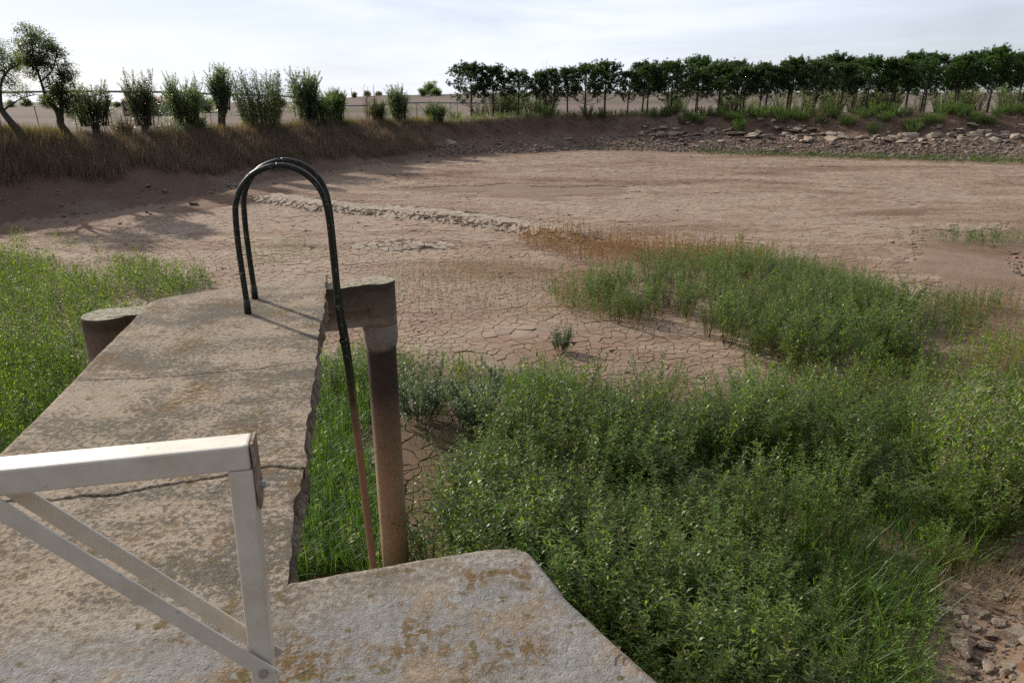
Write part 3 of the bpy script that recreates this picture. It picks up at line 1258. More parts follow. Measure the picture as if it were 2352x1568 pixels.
def bev_box(name, p0, p1, side, w, h, mat, bev=.004, parent=None):
    V, F = box_geo(np.array(p0) - [RB[0], RB[1], 0], np.array(p1) - [RB[0], RB[1], 0], side, w, h)
    me = tri_mesh(name, V, F, mat)
    bm = bmesh.new()
    bm.from_mesh(me)
    bmesh.ops.dissolve_limit(bm, angle_limit=.02, verts=bm.verts, edges=bm.edges)
    bmesh.ops.recalc_face_normals(bm, faces=bm.faces)
    bmesh.ops.bevel(bm, geom=bm.edges[:], offset=bev, segments=2, profile=.5, affect='EDGES')
    bm.to_mesh(me)
    bm.free()
    return link(name, me, parent or railing)


Un = np.array([U[0], U[1], 0])
Vn = np.array([Vd[0], Vd[1], 0])
bev_box('top_rail', rp_(-1.75, .026, 1.033), rp_(.008, .026, 1.033), Un, .052, .046, M_rail)
bev_box('post', rp_(-.044, .024, .004), rp_(-.0095, .024, 1.009), Un, .044, .041, M_rail)
bev_box('post', rp_(-1.66, .024, .004), rp_(-1.66, .024, 1.009), Un, .044, .041, M_rail)
sl_ = np.array([-.36, .41])
sl_ /= np.linalg.norm(sl_)
b0 = np.array([-.006, .572])
for tt_ in (-.004, .052):
    q0 = b0 - sl_ * .010
    e = .60 if tt_ < 0 else .575
    q1 = b0 + sl_ * e
    side_n = Un
    bev_box('brace', rp_(q0[0], tt_, q0[1]), rp_(q1[0], tt_, q1[1]), side_n, .005, .031, M_rail, .0012)
ep = bev_box('end_plate', rp_(.0135, .026, .930), rp_(.0135, .026, 1.057), Un, .046, .005, M_rust, .001)


def bolt_geo(c, axis_, r, h):
    axis_ = np.array(axis_, float)
    return tube([np.array(c), np.array(c) + axis_ * h], r, 6)


V, F = bolt_geo(rp_(.015, .026, .966) - [RB[0], RB[1], 0], Vn, .007, .008)
link('bolt', tri_mesh('bolt', V, F, M_bolt), ep)
V, F = bolt_geo(rp_(-.020, -.007, .583) - [RB[0], RB[1], 0], -Un, .0085, .007)
link('bolt', tri_mesh('bolt', V, F, M_bolt), railing)

tw = Geo()
for p in ([(1398, 1510), (1402, 1496), (1412, 1488), (1421, 1486)], [(1417, 1508), (1420, 1496), (1424, 1488), (1425, 1484)]):
    pts = np.array([at_z(*q, .012) for q in p])
    tw.add(*tube(pts, [.0022, .002, .0017, .001], 5))
o = link('twig', tw.mesh('twig', M_straw))
tag(o, 'small dry forked twig lying near the right edge of the grey platform', 'twig')

# ------------------------------------------------------------------ stones
def rock_mesh(seed, flat=.6, npts=16, boxy=0.0, soft=False):
    r = np.random.default_rng(seed)
    p = r.normal(size=(npts, 3))
    p /= np.linalg.norm(p, axis=1)[:, None]
    if boxy:
        p = np.sign(p) * np.abs(p) ** (1 - boxy)
        p += r.normal(0, .08, p.shape)
    p *= np.array([1, r.uniform(.6, .9), flat]) * .5 * r.uniform(.85, 1.1, (npts, 1))
    bm = bmesh.new()
    for q in p:
        bm.verts.new(q)
    bmesh.ops.convex_hull(bm, input=bm.verts)
    if soft:
        bmesh.ops.subdivide_edges(bm, edges=bm.edges[:], cuts=2, use_grid_fill=True)
        bmesh.ops.smooth_vert(bm, verts=bm.verts, factor=.45, use_axis_x=True, use_axis_y=True, use_axis_z=True)
        bmesh.ops.triangulate(bm, faces=bm.faces)
        for v in bm.verts:
            n_ = fbm(np.array([v.co.x * 5 + seed]), np.array([v.co.y * 5 + v.co.z * 4]), seed, 3)[0]
            v.co += v.co.normalized() * float(n_) * .14
    bmesh.ops.recalc_face_normals(bm, faces=bm.faces)
    me = bpy.data.meshes.new('stone')
    bm.to_mesh(me)
    bm.free()
    me.materials.append(M_stone)
    return me


rocks = [rock_mesh(100 + i, random.choice([.3, .45, .6]), random.choice([9, 11, 14]), .45) for i in range(12)]
soft_rocks = [rock_mesh(200 + i, random.choice([.5, .65, .8]), 14, .2, True) for i in range(8)]
ledges = [rock_mesh(300 + i, .22, 26, .72) for i in range(4)]


BP = {}


def bank_point(px, f):
    """point on the far bank on the sight column px at share f of the bank's rise"""
    k = int(round(px / 6))
    if k not in BP:
        Y = np.arange(16.1, 100, .15)
        X = (k * 6 - 1176) / FPX * Y * CP
        d = toe_dist(X, Y)
        _, w = tops(X, Y)
        r_ = np.where(d > 0, d / w, -1)
        r_[:int(np.argmax(r_ < 0))] = -1
        BP[k] = (Y, r_)
    Y, r = BP[k]
    y = Y[int(np.argmax(r >= f))] + random.uniform(-.07, .07)
    return (px - 1176) / FPX * y * CP, y


def stone(x, y, size, me, sink=.25, rz=None, tilt=.35, sc=(1, 1, 1)):
    o = link('stone', me, bank)
    o.location = (x, y, G(x, y) + size * .2 - size * sink * .3)
    o.rotation_euler = (random.uniform(-tilt, tilt), random.uniform(-tilt, tilt), random.uniform(0, 6.28) if rz is None else rz)
    o.scale = (size * sc[0], size * sc[1], size * sc[2] * random.uniform(.65, .95))
    return o


nst = 0
for i in range(262):                                            # riprap band along the right half of the far bank
    px = random.uniform(1470, 2380)
    big = random.random() < .38
    f = random.gauss(.63, .09) if random.random() < .78 else random.gauss(.45, .09)
    x, y = bank_point(px, min(max(f, .2), .84))
    size = random.uniform(.85, 1.6) if big else random.uniform(.38, .85)
    if f < .48:
        size *= .72
    stone(x, y, size, random.choice(rocks), tilt=.25)
for px, f, ln in ((1700, .58, 2.4), (1760, .57, 2.0), (1585, .60, 1.7), (1860, .62, 1.9), (2140, .55, 1.6)):
    x, y = bank_point(px, f)
    stone(x, y, ln * .62, random.choice(ledges), rz=-.25 + random.uniform(-.1, .1), tilt=.06, sc=(1.3, .8, 1.1))
for px, f, ln in ((1030, .55, 1.7), (1075, .60, 2.2), (1120, .56, 2.6), (1170, .60, 2.8), (1225, .60, 3.2), (1285, .60, 3.0), (1345, .62, 2.2), (1330, .50, 2.0), (1400, .58, 2.3), (1440, .54, 1.9)):
    x, y = bank_point(px, f)
    stone(x, y, ln * .75, random.choice(ledges), sink=1.2, rz=random.uniform(-.2, .2), tilt=.07, sc=(1.25, .6, .55))
x, y = bank_point(1030, .38)
stone(x, y, 1.25, rocks[3], rz=.4, tilt=.1)

# small rubble: far bank, left bank foot, right hand shore and the clods of the old ridge
rub = Geo()


def rubble(x, y, size, Vb, Fb, zoff=0.0, m=0):
    a = random.uniform(0, 6.28)
    c, s = math.cos(a), math.sin(a)
    q = Vb * size
    q = np.column_stack([q[:, 0] * c - q[:, 1] * s, q[:, 0] * s + q[:, 1] * c, q[:, 2]])
    rub.add(q + np.array([x, y, zoff]), Fb, m)


def small_shapes(n):
    out = []
    for i in range(n):
        me = rock_mesh(500 + i, .55, 9, .2)
        V = np.array([v.co[:] for v in me.vertices])
        me.calc_loop_triangles()
        F = np.array([t.vertices[:] for t in me.loop_triangles])
        bpy.data.meshes.remove(me)
        out.append((V, F))
    return out


pebs = small_shapes(10)
pts = []
while len(pts) < 5200:
    px = random.uniform(980, 2380)
    f = min(abs(random.gauss(.12, .30)) + .02, .8)
    if px < 1350 and random.random() < .6:
        continue
    pts.append((*bank_point(px, f), random.uniform(.09, .30) * (1.5 if random.random() < .1 else 1)))
for _ in range(1500):                                           # shore on the right
    t = random.random()
    k = random.choice([14, 15, 16, 17, 18])
    a, b = TOE[k], TOE[k + 1]
    nrm = np.array([-(b - a)[1], (b - a)[0]]) / np.linalg.norm(b - a) * -1
    q = a + (b - a) * t
    off = abs(random.gauss(.3, 2.2)) - .3
    w = q + nrm * off
    if toe_dist(*w) < -.6:
        w = q - nrm * off
    pts.append((w[0], w[1], random.uniform(.04, .17) * (1.6 if random.random() < .12 else 1)))
for _ in range(520):                                            # foot of the left bank
    k = random.choice([1, 2, 3, 4, 5, 6])
    a, b = TOE[k], TOE[k + 1]
    q = a + (b - a) * random.random()
    nrm = np.array([(b - a)[1], -(b - a)[0]]) / np.linalg.norm(b - a)
    w = q - nrm * random.gauss(1.0, 1.4)
    pts.append((w[0], w[1], min(.04 + random.expovariate(14), .5)))
for _ in range(1500):                                           # bottom right slope
    px, py = random.uniform(1900, 2420), random.uniform(1240, 1640)
    x, y, z = at_ground(px, py)
    pts.append((x, y, random.uniform(.012, .05) * (1.8 if random.random() < .08 else 1)))
pa_ = np.array(pts)
pz = gz(pa_[:, 0], pa_[:, 1])
for (x, y, s_), z in zip(pts, pz):
    V, F = random.choice(pebs)
    rubble(x, y, s_ * 1.3, V, F, z + s_ * .1)
o = link('rubble', rub.mesh('rubble', M_stone), bank, kind='stuff')

clod = Geo()
rub = clod
M_clod = M_plate
rp0 = np.array([(-15.2, 39.0), (-9.4, 34.8), (-3.6, 32.2), (-.1, 29.8), (2.6, 27.6)])
cp_ = []
for _ in range(620):
    t = random.random() * 3.999
    k = int(t)
    q = rp0[k] + (rp0[k + 1] - rp0[k]) * (t - k)
    cp_.append((q[0] + random.gauss(0, .3), q[1] - abs(random.gauss(1.0, .2)), random.uniform(.05, .17)))
for _ in range(120):
    cp_.append((random.gauss(-4.2, 1.3), random.gauss(25.7, .45), random.uniform(.05, .16)))
ca = np.array(cp_)
cz = gz(ca[:, 0], ca[:, 1])
for (x, y, s_), z in zip(cp_, cz):
    V, F = random.choice(pebs)
    rubble(x, y, s_ * 1.4, V * np.array([1, 1, .6]), F, z + s_ * .04)
link('mud_clods', clod.mesh('mud_clods', M_plate), bed, kind='stuff')

# loose rocks lying on the red slope at the lower right, each a thing of its own
LOOSE = [(2208, 1500, .20, 'largest tan boulder, broad and rounded, on the red slope at the lower right', 0), (2268, 1545, .13, 'pointed pale rock standing upright on the red slope near the bottom edge', 1),
         (2222, 1545, .13, 'low wedge of tan rock leaning against the foot of the largest boulder', 2), (2198, 1440, .11, 'grey shaded rock at the edge of the grass on the red slope', 3),
         (2240, 1445, .10, 'round tan rock, highest of the loose rocks beside the grass', 4), (2295, 1440, .12, 'whitish pitted rock on the red soil above the other loose rocks', 5),
         (2330, 1475, .12, 'two-humped pale rock near the right edge of the red slope', 6), (2262, 1490, .13, 'smooth tan rock behind the largest boulder on the slope', 7),
         (2310, 1550, .10, 'small cracked whitish rock next to the pointed rock', 3)]
for px, py, s_, lab, k in LOOSE:
    x, y, z = at_ground(px, py)
    o = link('loose_rock', soft_rocks[k])
    o.location = (x, y, z + s_ * .22)
    o.rotation_euler = (random.uniform(-.3, .3), random.uniform(-.3, .3), random.uniform(0, 6))
    o.scale = (s_ * 1.5, s_ * 1.4, s_ * (2.0 if 'pointed' in lab else 1.35))
    tag(o, lab, 'rock', 'loose rocks on the red slope')

# ------------------------------------------------------------------ shrubs
def shoots_geo(seed, n, H, spread, r0, leafL, leafW, dens, z0=0.0, stem_r=.006, start=.15, lean=0.35, side_twigs=0, droop=.2, up_ang=.75, simple=False):
    r = np.random.default_rng(seed)
    st_ = Geo()
    LB, LD, LL, LW = [], [], [], []
    for i in range(n):
        a = r.uniform(0, 6.283)
        rad = r0 * math.sqrt(r.random())
        h = H * r.uniform(.55, 1.0)
        tip_r = spread * r.uniform(.25, 1.0)
        a2 = a + r.normal(0, .5)
        k = 7
        t = np.linspace(0, 1, k)
        px = rad * math.cos(a) + math.cos(a2) * tip_r * t ** 1.25 + r.normal(0, .02 * H, k) * t
        py = rad * math.sin(a) + math.sin(a2) * tip_r * t ** 1.25 + r.normal(0, .02 * H, k) * t
        pz = z0 + h * t
        P = np.stack([px, py, pz], 1)
        st_.add(*tube(P, stem_r * (1.05 - t * .8), 4, cap=False), 0)
        lines = [(P, h)]
        for j in range(side_twigs):
            tb = r.uniform(.2, .75)
            b = np.array([np.interp(tb, t, P[:, c]) for c in range(3)])
            aa = r.uniform(0, 6.28)
            ln = h * r.uniform(.18, .34)
            e = b + np.array([math.cos(aa) * ln * .6, math.sin(aa) * ln * .6, ln * .8])
            PP = np.array([b, (b + e) / 2 + [0, 0, -.02 * ln], e])
            st_.add(*tube(PP, [stem_r * .5, stem_r * .4, stem_r * .2], 3, cap=False), 0)
            lines.append((PP, ln))
        for P_, ln in lines:
            m = max(4, int(ln * dens))
            tt = r.uniform(start if ln == h else .05, 1.0, m)
            tt.sort()
            kk = np.linspace(0, 1, len(P_))
            B = np.stack([np.interp(tt, kk, P_[:, c]) for c in range(3)], 1)
            ph = np.arange(m) * 2.4 + r.uniform(0, 6)
            el = r.normal(up_ang, .28, m)
            D = np.stack([np.cos(ph) * np.cos(el), np.sin(ph) * np.cos(el), np.sin(el)], 1)
            LB.append(B)
            LD.append(D)
            LL.append(leafL * r.uniform(.6, 1.15, m) * np.where(tt > .93, .7, 1))
            LW.append(leafW * r.uniform(.7, 1.15, m))
    V, F = leaves(np.concatenate(LB), np.concatenate(LD), np.concatenate(LL), np.concatenate(LW), droop=droop, simple=simple)
    return st_, V, F


def shrub_proto(name, seed, mat, label, cat, group, **kw):
    st_, V, F = shoots_geo(seed, **kw)
    root = thing(name, label, cat, (0, 0, 0), 0, group)
    link('stems', st_.mesh('stems', M_stem), root)
    link('foliage', tri_mesh('foliage', V, F, mat, flat=False), root)
    return root


used = set()


def place(protos, loc, rz, sc, label, group):
    p = random.choice(protos)
    if p.name not in used:
        used.add(p.name)
        p.location = loc
        p.rotation_euler = (0, 0, rz)
        p.scale = sc if hasattr(sc, '__len__') else (sc, sc, sc)
        p['label'] = label
        p['group'] = group
        return p
    return dup(p, loc, rz, sc, label, group)


def inside_poly(x, y, poly):
    c = False
    n = len(poly)
    for i in range(n):
        x1, y1 = poly[i]
        x2, y2 = poly[(i + 1) % n]
        if (y1 > y) != (y2 > y) and x < x1 + (y - y1) / (y2 - y1) * (x2 - x1):
            c = not c
    return c


def in_jetty(x, y, m=.15):
    d = np.array([x, y]) - BASE
    s, t = d @ Vd, d @ U
    return (SL - m < s < SR + m and t < 1.4) or (t < -3.3 and s < 1.8 + m)


def world_poly(pp):
    return [tuple(at_z(px, py, -3.65)[:2]) for px, py in pp]


def sample(poly, n, mind):
    xs = [p[0] for p in poly]
    ys = [p[1] for p in poly]
    out = []
    tries = 0
    grid = {}
    while len(out) < n and tries < n * 60:
        tries += 1
        x, y = random.uniform(min(xs), max(xs)), random.uniform(min(ys), max(ys))
        if not inside_poly(x, y, poly):
            continue
        if in_jetty(x, y):
            continue
        gk = (int(x / mind), int(y / mind))
        bad = False
        for i in (-1, 0, 1):
            for j in (-1, 0, 1):
                for (u, v) in grid.get((gk[0] + i, gk[1] + j), ()):
                    if (u - x) ** 2 + (v - y) ** 2 < mind * mind:
                        bad = True
        if bad:
            continue
        grid.setdefault(gk, []).append((x, y))
        out.append((x, y))
    return out


wp = [shrub_proto('willow_shrub', 900 + i, M_willow, 'x', 'shrub', None, n=12, H=1.25, spread=.42, r0=.14, leafL=.092, leafW=.021, dens=60, side_twigs=3, droop=.38, stem_r=.0055) for i in range(7)]
wg = [shrub_proto('grey_willow_shrub', 950 + i, M_grey_willow, 'x', 'shrub', None, n=30, H=1.05, spread=.36, r0=.24, leafL=.07, leafW=.018, dens=120, side_twigs=4, stem_r=.0032) for i in range(3)]

FRONT = world_poly([(930, 1330), (1010, 1260), (1075, 1160), (1140, 1080), (1215, 1025), (1310, 1000), (1420, 985), (1560, 985), (1700, 975), (1860, 960), (2050, 950), (2230, 930), (2420, 930),
                    (2420, 1150), (2300, 1225), (2150, 1345), (2065, 1480), (1985, 1640), (1800, 1780), (1400, 1800), (1150, 1560)])
fp = [q for q in sample(FRONT, 235, .36) if float(fbm(np.array([q[0] * .55]), np.array([q[1] * .7]), 33, 3)[0]) > -.12]
fp += [(x, y) for x, y in sample(world_poly([(1150, 1330), (1500, 1250), (1980, 1330), (1880, 1650), (1500, 1800), (1250, 1600)]), 45, .42)]
def willow_zone(x, y):
    px = 1176 + FPX * x / (y * CP + (EYE + 3.2) * SP)
    if y > 10.2:
        return ('slender willow at the far edge of the thicket, nearest the pipe column' if px < 1400 else
                'slender willow at the far edge of the thicket, facing the middle clump' if px < 1850 else
                'slender willow at the far edge of the thicket, beside the rust coloured weeds')
    if px > 2080:
        return 'dark green willow at the right end of the thicket among the tan flower spikes'
    if y < 6.3:
        return ('tall glossy willow crowding against the right edge of the grey platform' if px < 1620 else
                'low willow at the foot of the red slope beside the loose rocks')
    if px < 1330:
        return 'leafy willow of the thicket just past the front corner of the grey platform'
    if px < 1650:
        return 'leafy willow in the left middle of the thicket behind the platform corner'
    if px < 1880:
        return 'leafy willow in the dense heart of the thicket'
    return 'leafy willow of the thicket around the young round-leaved poplar'


for x, y in fp:
    d = math.hypot(x, y)
    tall = 1.04 + .9 * float(fbm(np.array([x * .6]), np.array([y * .6]), 7, 2)[0])
    tall *= 1 - .62 * float(smooth((x - 2.3) / 1.5) * smooth((7.6 - y) / 1.2))
    right = x > 5.2
    z = G(x, y)
    lab = willow_zone(x, y)
    place(wp, (x, y, z - .02), random.uniform(0, 6.28), (tall * random.uniform(.8, 1.1),) * 2 + (tall * random.uniform(.65, 1.2),), lab, 'willows of the large right thicket')

MID = world_poly([(1330, 700), (1420, 745), (1560, 735), (1690, 800), (1760, 860), (1900, 880), (2080, 860), (2110, 780), (2060, 720), (1960, 680), (1830, 640), (1720, 625), (1560, 640), (1450, 660)])
for x, y in sample(MID, 120, .36):
    z = G(x, y)
    place(wp, (x, y, z - .02), random.uniform(0, 6.28), random.uniform(.6, .95) * (1.4 if 4 < x and y < 16.5 else 1.1), ('glossy willow on the left half of the middle clump next to the reddish weeds' if x < 5.2 else 'glossy willow at the near right end of the middle clump casting dark shade' if y < 15.5 else 'glossy willow along the far right shoulder of the middle clump'), 'willows of the middle clump')

solo = [(962, 962, 1.2, wg, 'upright grey-green willow bush just right of the concrete pipe column'),
        (1095, 985, 1.2, wg, 'round grey-green willow bush on the mud, second from the pipe column'),
        (1290, 800, .62, wg, 'lone small bush on the open cracked mud left of the middle clump'),
        (770, 900, .8, wp, 'green willow tuft behind the ladder leg beside the jetty edge'),
        (820, 880, .7, wp, 'green willow tuft between ladder leg and concrete pipe column'),
        (460, 640, .5, wp, 'small feathery bush at the tip of the left green patch'),
        (1700, 560, .5, wp, 'single upright shoot at the far edge of the middle clump')]
for px, py, sc, pr, lab in solo:
    p = at_z(px, py, -3.62)
    place(pr, (p[0], p[1], G(p[0], p[1])), random.uniform(0, 6), sc, lab, None) if False else None
    o = place(pr, (p[0], p[1], G(p[0], p[1]) - .02), random.uniform(0, 6), sc, lab, 'bushes standing apart on the mud')
for pr in wp + wg:
    if pr.name not in used:
        for ch in list(pr.children):
            bpy.data.objects.remove(ch)
        bpy.data.objects.remove(pr)

# ------------------------------------------------------------------ uncountable low growth, joined
def scatter_leafy(name, mat, pts, H, leafL, leafW, nl, spread, label, droop=.15, up=.8, lean=.25):
    """small upright seedlings: one stalk each with narrow leaves"""
    g = Geo()
    pts = np.array(pts)
    N = len(pts)
    z = gz(pts[:, 0], pts[:, 1])
    h = H * rng.uniform(.55, 1.15, N) * (pts[:, 2] if pts.shape[1] > 2 else 1)
    a = rng.uniform(0, 6.28, N)
    ln = rng.uniform(0, lean, N) * h
    base = np.column_stack([pts[:, :2], z])
    tip = base + np.column_stack([np.cos(a) * ln, np.sin(a) * ln, h])
    t = rng.uniform(.12, 1, (N, nl))
    B = base[:, None] + (tip - base)[:, None] * t[..., None]
    B[..., :2] += rng.normal(0, spread, (N, nl, 2)) * h[:, None, None] * (1.1 - t[..., None])
    ph = rng.uniform(0, 6.28, (N, nl))
    el = rng.normal(up, .3, (N, nl))
    D = np.stack([np.cos(ph) * np.cos(el), np.sin(ph) * np.cos(el), np.sin(el)], -1)
    V, F = leaves(B.reshape(-1, 3), D.reshape(-1, 3), leafL * rng.uniform(.6, 1.2, N * nl), leafW * rng.uniform(.7, 1.2, N * nl), droop=droop, simple=bool(np.hypot(pts[:, 0], pts[:, 1]).mean() > 12.5))
    g.add(V, F)
    # stalk as a thin blade
    V, F = blades(base, tip - base, h, np.full(N, max(.004, leafW * .35)), np.zeros(N), 1)
    g.add(V, F)
    o = link(name, g.mesh(name, mat, flat=False), kind='stuff')
    o['label'] = label
    return o


def scatter_grass(name, mat, pts, H, W_, nb, rad, bend, label, tilt=.35, segs=3, zs=None):
    pts = np.array(pts)
    N = len(pts)
    k = nb
    c = np.repeat(pts[:, :2], k, 0) + rng.normal(0, rad, (N * k, 2))
    keep = np.array([not in_jetty(x, y, .02) for x, y in c]) if N * k < 60000 else np.ones(N * k, bool)
    sc = np.repeat(pts[:, 2] if pts.shape[1] > 2 else np.ones(N), k)[keep]
    c = c[keep]
    z = gz(c[:, 0], c[:, 1])
    n = len(c)
    a = rng.uniform(0, 6.28, n)
    ti = np.abs(rng.normal(0, tilt, n))
    D = np.column_stack([np.cos(a) * np.sin(ti), np.sin(a) * np.sin(ti), np.cos(ti)])
    V, F = blades(np.column_stack([c, z - .01]), D, H * sc * rng.uniform(.5, 1.15, n), W_ * rng.uniform(.7, 1.2, n), rng.uniform(0, bend, n), segs)
    o = link(name, tri_mesh(name, V, F, mat, flat=False), kind='stuff')
    o['label'] = label
    return o


def scaled(pp, lo=.7, hi=1.2):
    return [(x, y, random.uniform(lo, hi)) for x, y in pp]


LEFT = world_poly([(-60, 575), (60, 565), (180, 580), (300, 610), (400, 640), (470, 650), (500, 665), (420, 690), (330, 720), (250, 800), (210, 880), (120, 960), (0, 1080), (-60, 1150)])
lp = sample(LEFT, 2600, .10)
nz_ = [float(fbm(np.array([x * .5]), np.array([y * .5]), 19, 3)[0]) for x, y in lp]
lp2 = [(x, y, random.uniform(.7, 1.3)) for (x, y), n in zip(lp, nz_) if n > -.015]
scatter_leafy('dark_willow_seedlings', M_willow, lp2[::3], .72, .10, .024, 26, .13, 'darker willow seedlings among the bright ones left of the jetty')
scatter_leafy('willow_seedlings', M_seed, [q for i_, q in enumerate(lp2) if i_ % 3], .64, .09, .022, 26, .11, 'bright green willow seedlings covering the mud left of the jetty')
LG = world_poly([(-60, 760), (100, 800), (200, 850), (120, 960), (0, 1080), (-60, 1150)])
scatter_grass('left_grass', M_grass, scaled(sample(LG, 260, .1)), .42, .012, 30, .08, .9, 'lush grass growing close to the left side of the jetty')

# lush grass in the strip between jetty and pipe column and through the front thicket
STRIP = world_poly([(705, 860), (760, 840), (840, 850), (845, 900), (830, 1000), (760, 1000), (850, 1060), (860, 1180), (930, 1300), (960, 1420), (640, 1500), (640, 1300), (690, 1100)])
scatter_grass('lush_grass', M_grass, scaled(sample(STRIP, 330, .10)), .50, .013, 42, .09, 1.0, 'lush green grass filling the gap between jetty and pipe column')
scatter_leafy('strip_seedlings', M_willow, scaled(sample(STRIP, 150, .15)), .6, .075, .018, 30, .1, 'young willows among the lush grass beside the jetty')
scatter_grass('thicket_grass', M_grass, scaled(sample(FRONT, 260, .2)) + [(at_z(1230, 935, -3.65)[0] + random.gauss(0, .3), at_z(1230, 935, -3.65)[1] + random.gauss(0, .25), 1.3) for _ in range(22)],
              
              .80, .013, 30, .11, 1.0, 'long green grass between the willows of the right thicket')
UNDER = [q for q in sample(FRONT, 700, .16) if float(fbm(np.array([q[0] * .7]), np.array([q[1] * .8]), 35, 3)[0]) > -.06]
scatter_leafy('thicket_seedlings', M_willow, scaled(UNDER), .62, .07, .016, 30, .12, 'low willow growth under the right thicket')
GAP = world_poly([(700, 830), (830, 800), (1000, 830), (1180, 860), (1330, 870), (1340, 960), (1200, 1010), (1130, 1000), (1000, 960), (850, 950), (700, 960)])
scatter_leafy('gap_seedlings', M_willow, scaled(sample(GAP, 170, .15), .6, 1.25), .62, .08, .019, 30, .11, 'young willows on the mud behind the ladder and pipe column')
scatter_leafy('gap_grey_seedlings', M_grey_willow, scaled(sample(GAP, 60, .25), .6, 1.2), .60, .06, .015, 40, .13, 'grey-green seedlings around the two grey willow bushes')
scatter_grass('gap_grass', M_grass, scaled(sample(GAP, 60, .25) + sample(world_poly([(1160, 890), (1320, 880), (1330, 960), (1180, 970)]), 60, .1), .7, 1.2), .58, .012, 34, .09, .9, 'grass clumps on the mud right of the pipe column')
LINK = world_poly([(1700, 870), (1900, 880), (2110, 850), (2250, 800), (2400, 780), (2400, 960), (2050, 960), (1750, 960)])
scatter_leafy('link_seedlings', M_willow, scaled(sample(LINK, 420, .13), .6, 1.3), .68, .08, .019, 30, .11, 'willow growth joining the thicket and the middle clump')
scatter_leafy('link_red_weeds', M_red, scaled(sample(LINK, 160, .18), .6, 1.2), .7, .05, .012, 28, .06, 'rusty weeds between the thicket and the middle clump', .05, 1.1, .15)
EDGE = world_poly([(900, 960), (1000, 900), (1150, 900), (1350, 860), (1500, 890), (1700, 880), (1850, 900), (2100, 900), (2352, 850), (2352, 960), (1700, 1000), (1100, 1080), (1000, 1130)])
scatter_leafy('edge_seedlings', M_seed, scaled(sample(EDGE, 520, .12)), .55, .055, .012, 26, .10, 'scattered willow seedlings at the edge of the thicket')

# middle patch: feathery weeds and seedlings, red dock along its far side
MIDW = world_poly([(1250, 680), (1330, 730), (1560, 745), (1690, 800), (1780, 860), (2080, 870), (2250, 760), (2330, 700), (2180, 690), (2060, 690), (1930, 640), (1800, 600), (1650, 590), (1480, 600), (1380, 640)])
MS = [q + (random.uniform(.5, 1.0) + 1.2 * max(0., float(fbm(np.array([q[0] * .4]), np.array([q[1] * .4]), 45, 3)[0])),) for q in sample(MIDW, 2500, .10) if float(fbm(np.array([q[0] * .45]), np.array([q[1] * .45]), 44, 3)[0]) > -.01]
scatter_leafy('middle_seedlings', M_seed, MS, .66, .075, .019, 30, .12, 'green seedlings filling the middle clump')
scatter_leafy('feathery_weeds', M_feather, scaled(sample(MIDW, 520, .14), .6, 1.4), .80, .06, .009, 60, .15, 'pale feathery weeds in the middle clump', .05, 1.0)
RED = world_poly([(1170, 560), (1240, 590), (1400, 620), (1560, 620), (1750, 640), (1780, 600), (1600, 575), (1400, 560), (1250, 545)])
scatter_leafy('red_weeds', M_red, scaled(sample(RED, 720, .12), .6, 1.25), .70, .075, .02, 30, .08, 'reddish dry dock weeds along the far side of the middle clump', .05, 1.1, .12)
SPR = world_poly([(1140, 600), (1250, 620), (1400, 690), (1480, 760), (1300, 760), (1150, 720), (900, 720), (850, 650), (950, 620)])
scatter_leafy('middle_red_weeds', M_red, scaled(sample(MIDW, 420, .16), .5, 1.1), .6, .06, .016, 26, .07, 'rusty weeds mixed into the middle clump', .05, 1.0, .12)
scatter_leafy('sparse_red_weeds', M_red, scaled(sample(SPR, 420, .2) + sample(world_poly([(1250, 640), (1400, 620), (1580, 700), (1620, 770), (1450, 770), (1280, 720)]), 260, .14), .5, 1.1), .58, .05, .012, 20, .07, 'sparse reddish weeds on the open mud', .05, 1.0, .12)
scatter_leafy('sparse_green_weeds', M_seed, scaled(sample(SPR, 330, .2) + sample(world_poly([(560, 570), (700, 560), (760, 600), (560, 620)]), 130, .15) + sample(world_poly([(2020, 560), (2120, 530), (2260, 540), (2120, 590)]), 60, .25), .4, 1.0), .45, .05, .011, 20, .1,
              'sparse green weeds on the open mud')
RR = world_poly([(2130, 700), (2352, 690), (2480, 720), (2480, 960), (2290, 950), (2200, 800)])
scatter_leafy('right_red_weeds', M_red, scaled(sample(RR, 260, .2), .6, 1.3), .7, .05, .012, 28, .06, 'rust coloured weeds at the right edge of the pond bed', .05, 1.1, .15)
scatter_leafy('right_seedlings', M_willow, scaled(sample(RR, 160, .2), .6, 1.2), .6, .06, .016, 28, .1, 'green weeds among the rust coloured ones at the right edge')
TG = world_poly([(2230, 870), (2352, 840), (2440, 860), (2440, 950), (2300, 960)])
scatter_grass('tan_grass', M_straw, scaled(sample(TG, 120, .12)), .75, .007, 26, .10, .6, 'dry tan grass at the right edge of the pond bed', .25)
FSP = world_poly([(2080, 1060), (2200, 1000), (2440, 980), (2440, 1130), (2330, 1200), (2150, 1200)])
scatter_leafy('flowering_knotweed', M_flower, scaled(sample(FSP, 460, .09), 1.0, 1.35), 1.25, .065, .018, 10, .10, 'tan flower spikes of knotweed at the right of the thicket', .5, .6, .2)
scatter_leafy('knotweed_leaves', M_willow, scaled(sample(FSP, 460, .09), .9, 1.2), 1.1, .10, .026, 30, .14, 'dark leaves under the tan flower spikes')

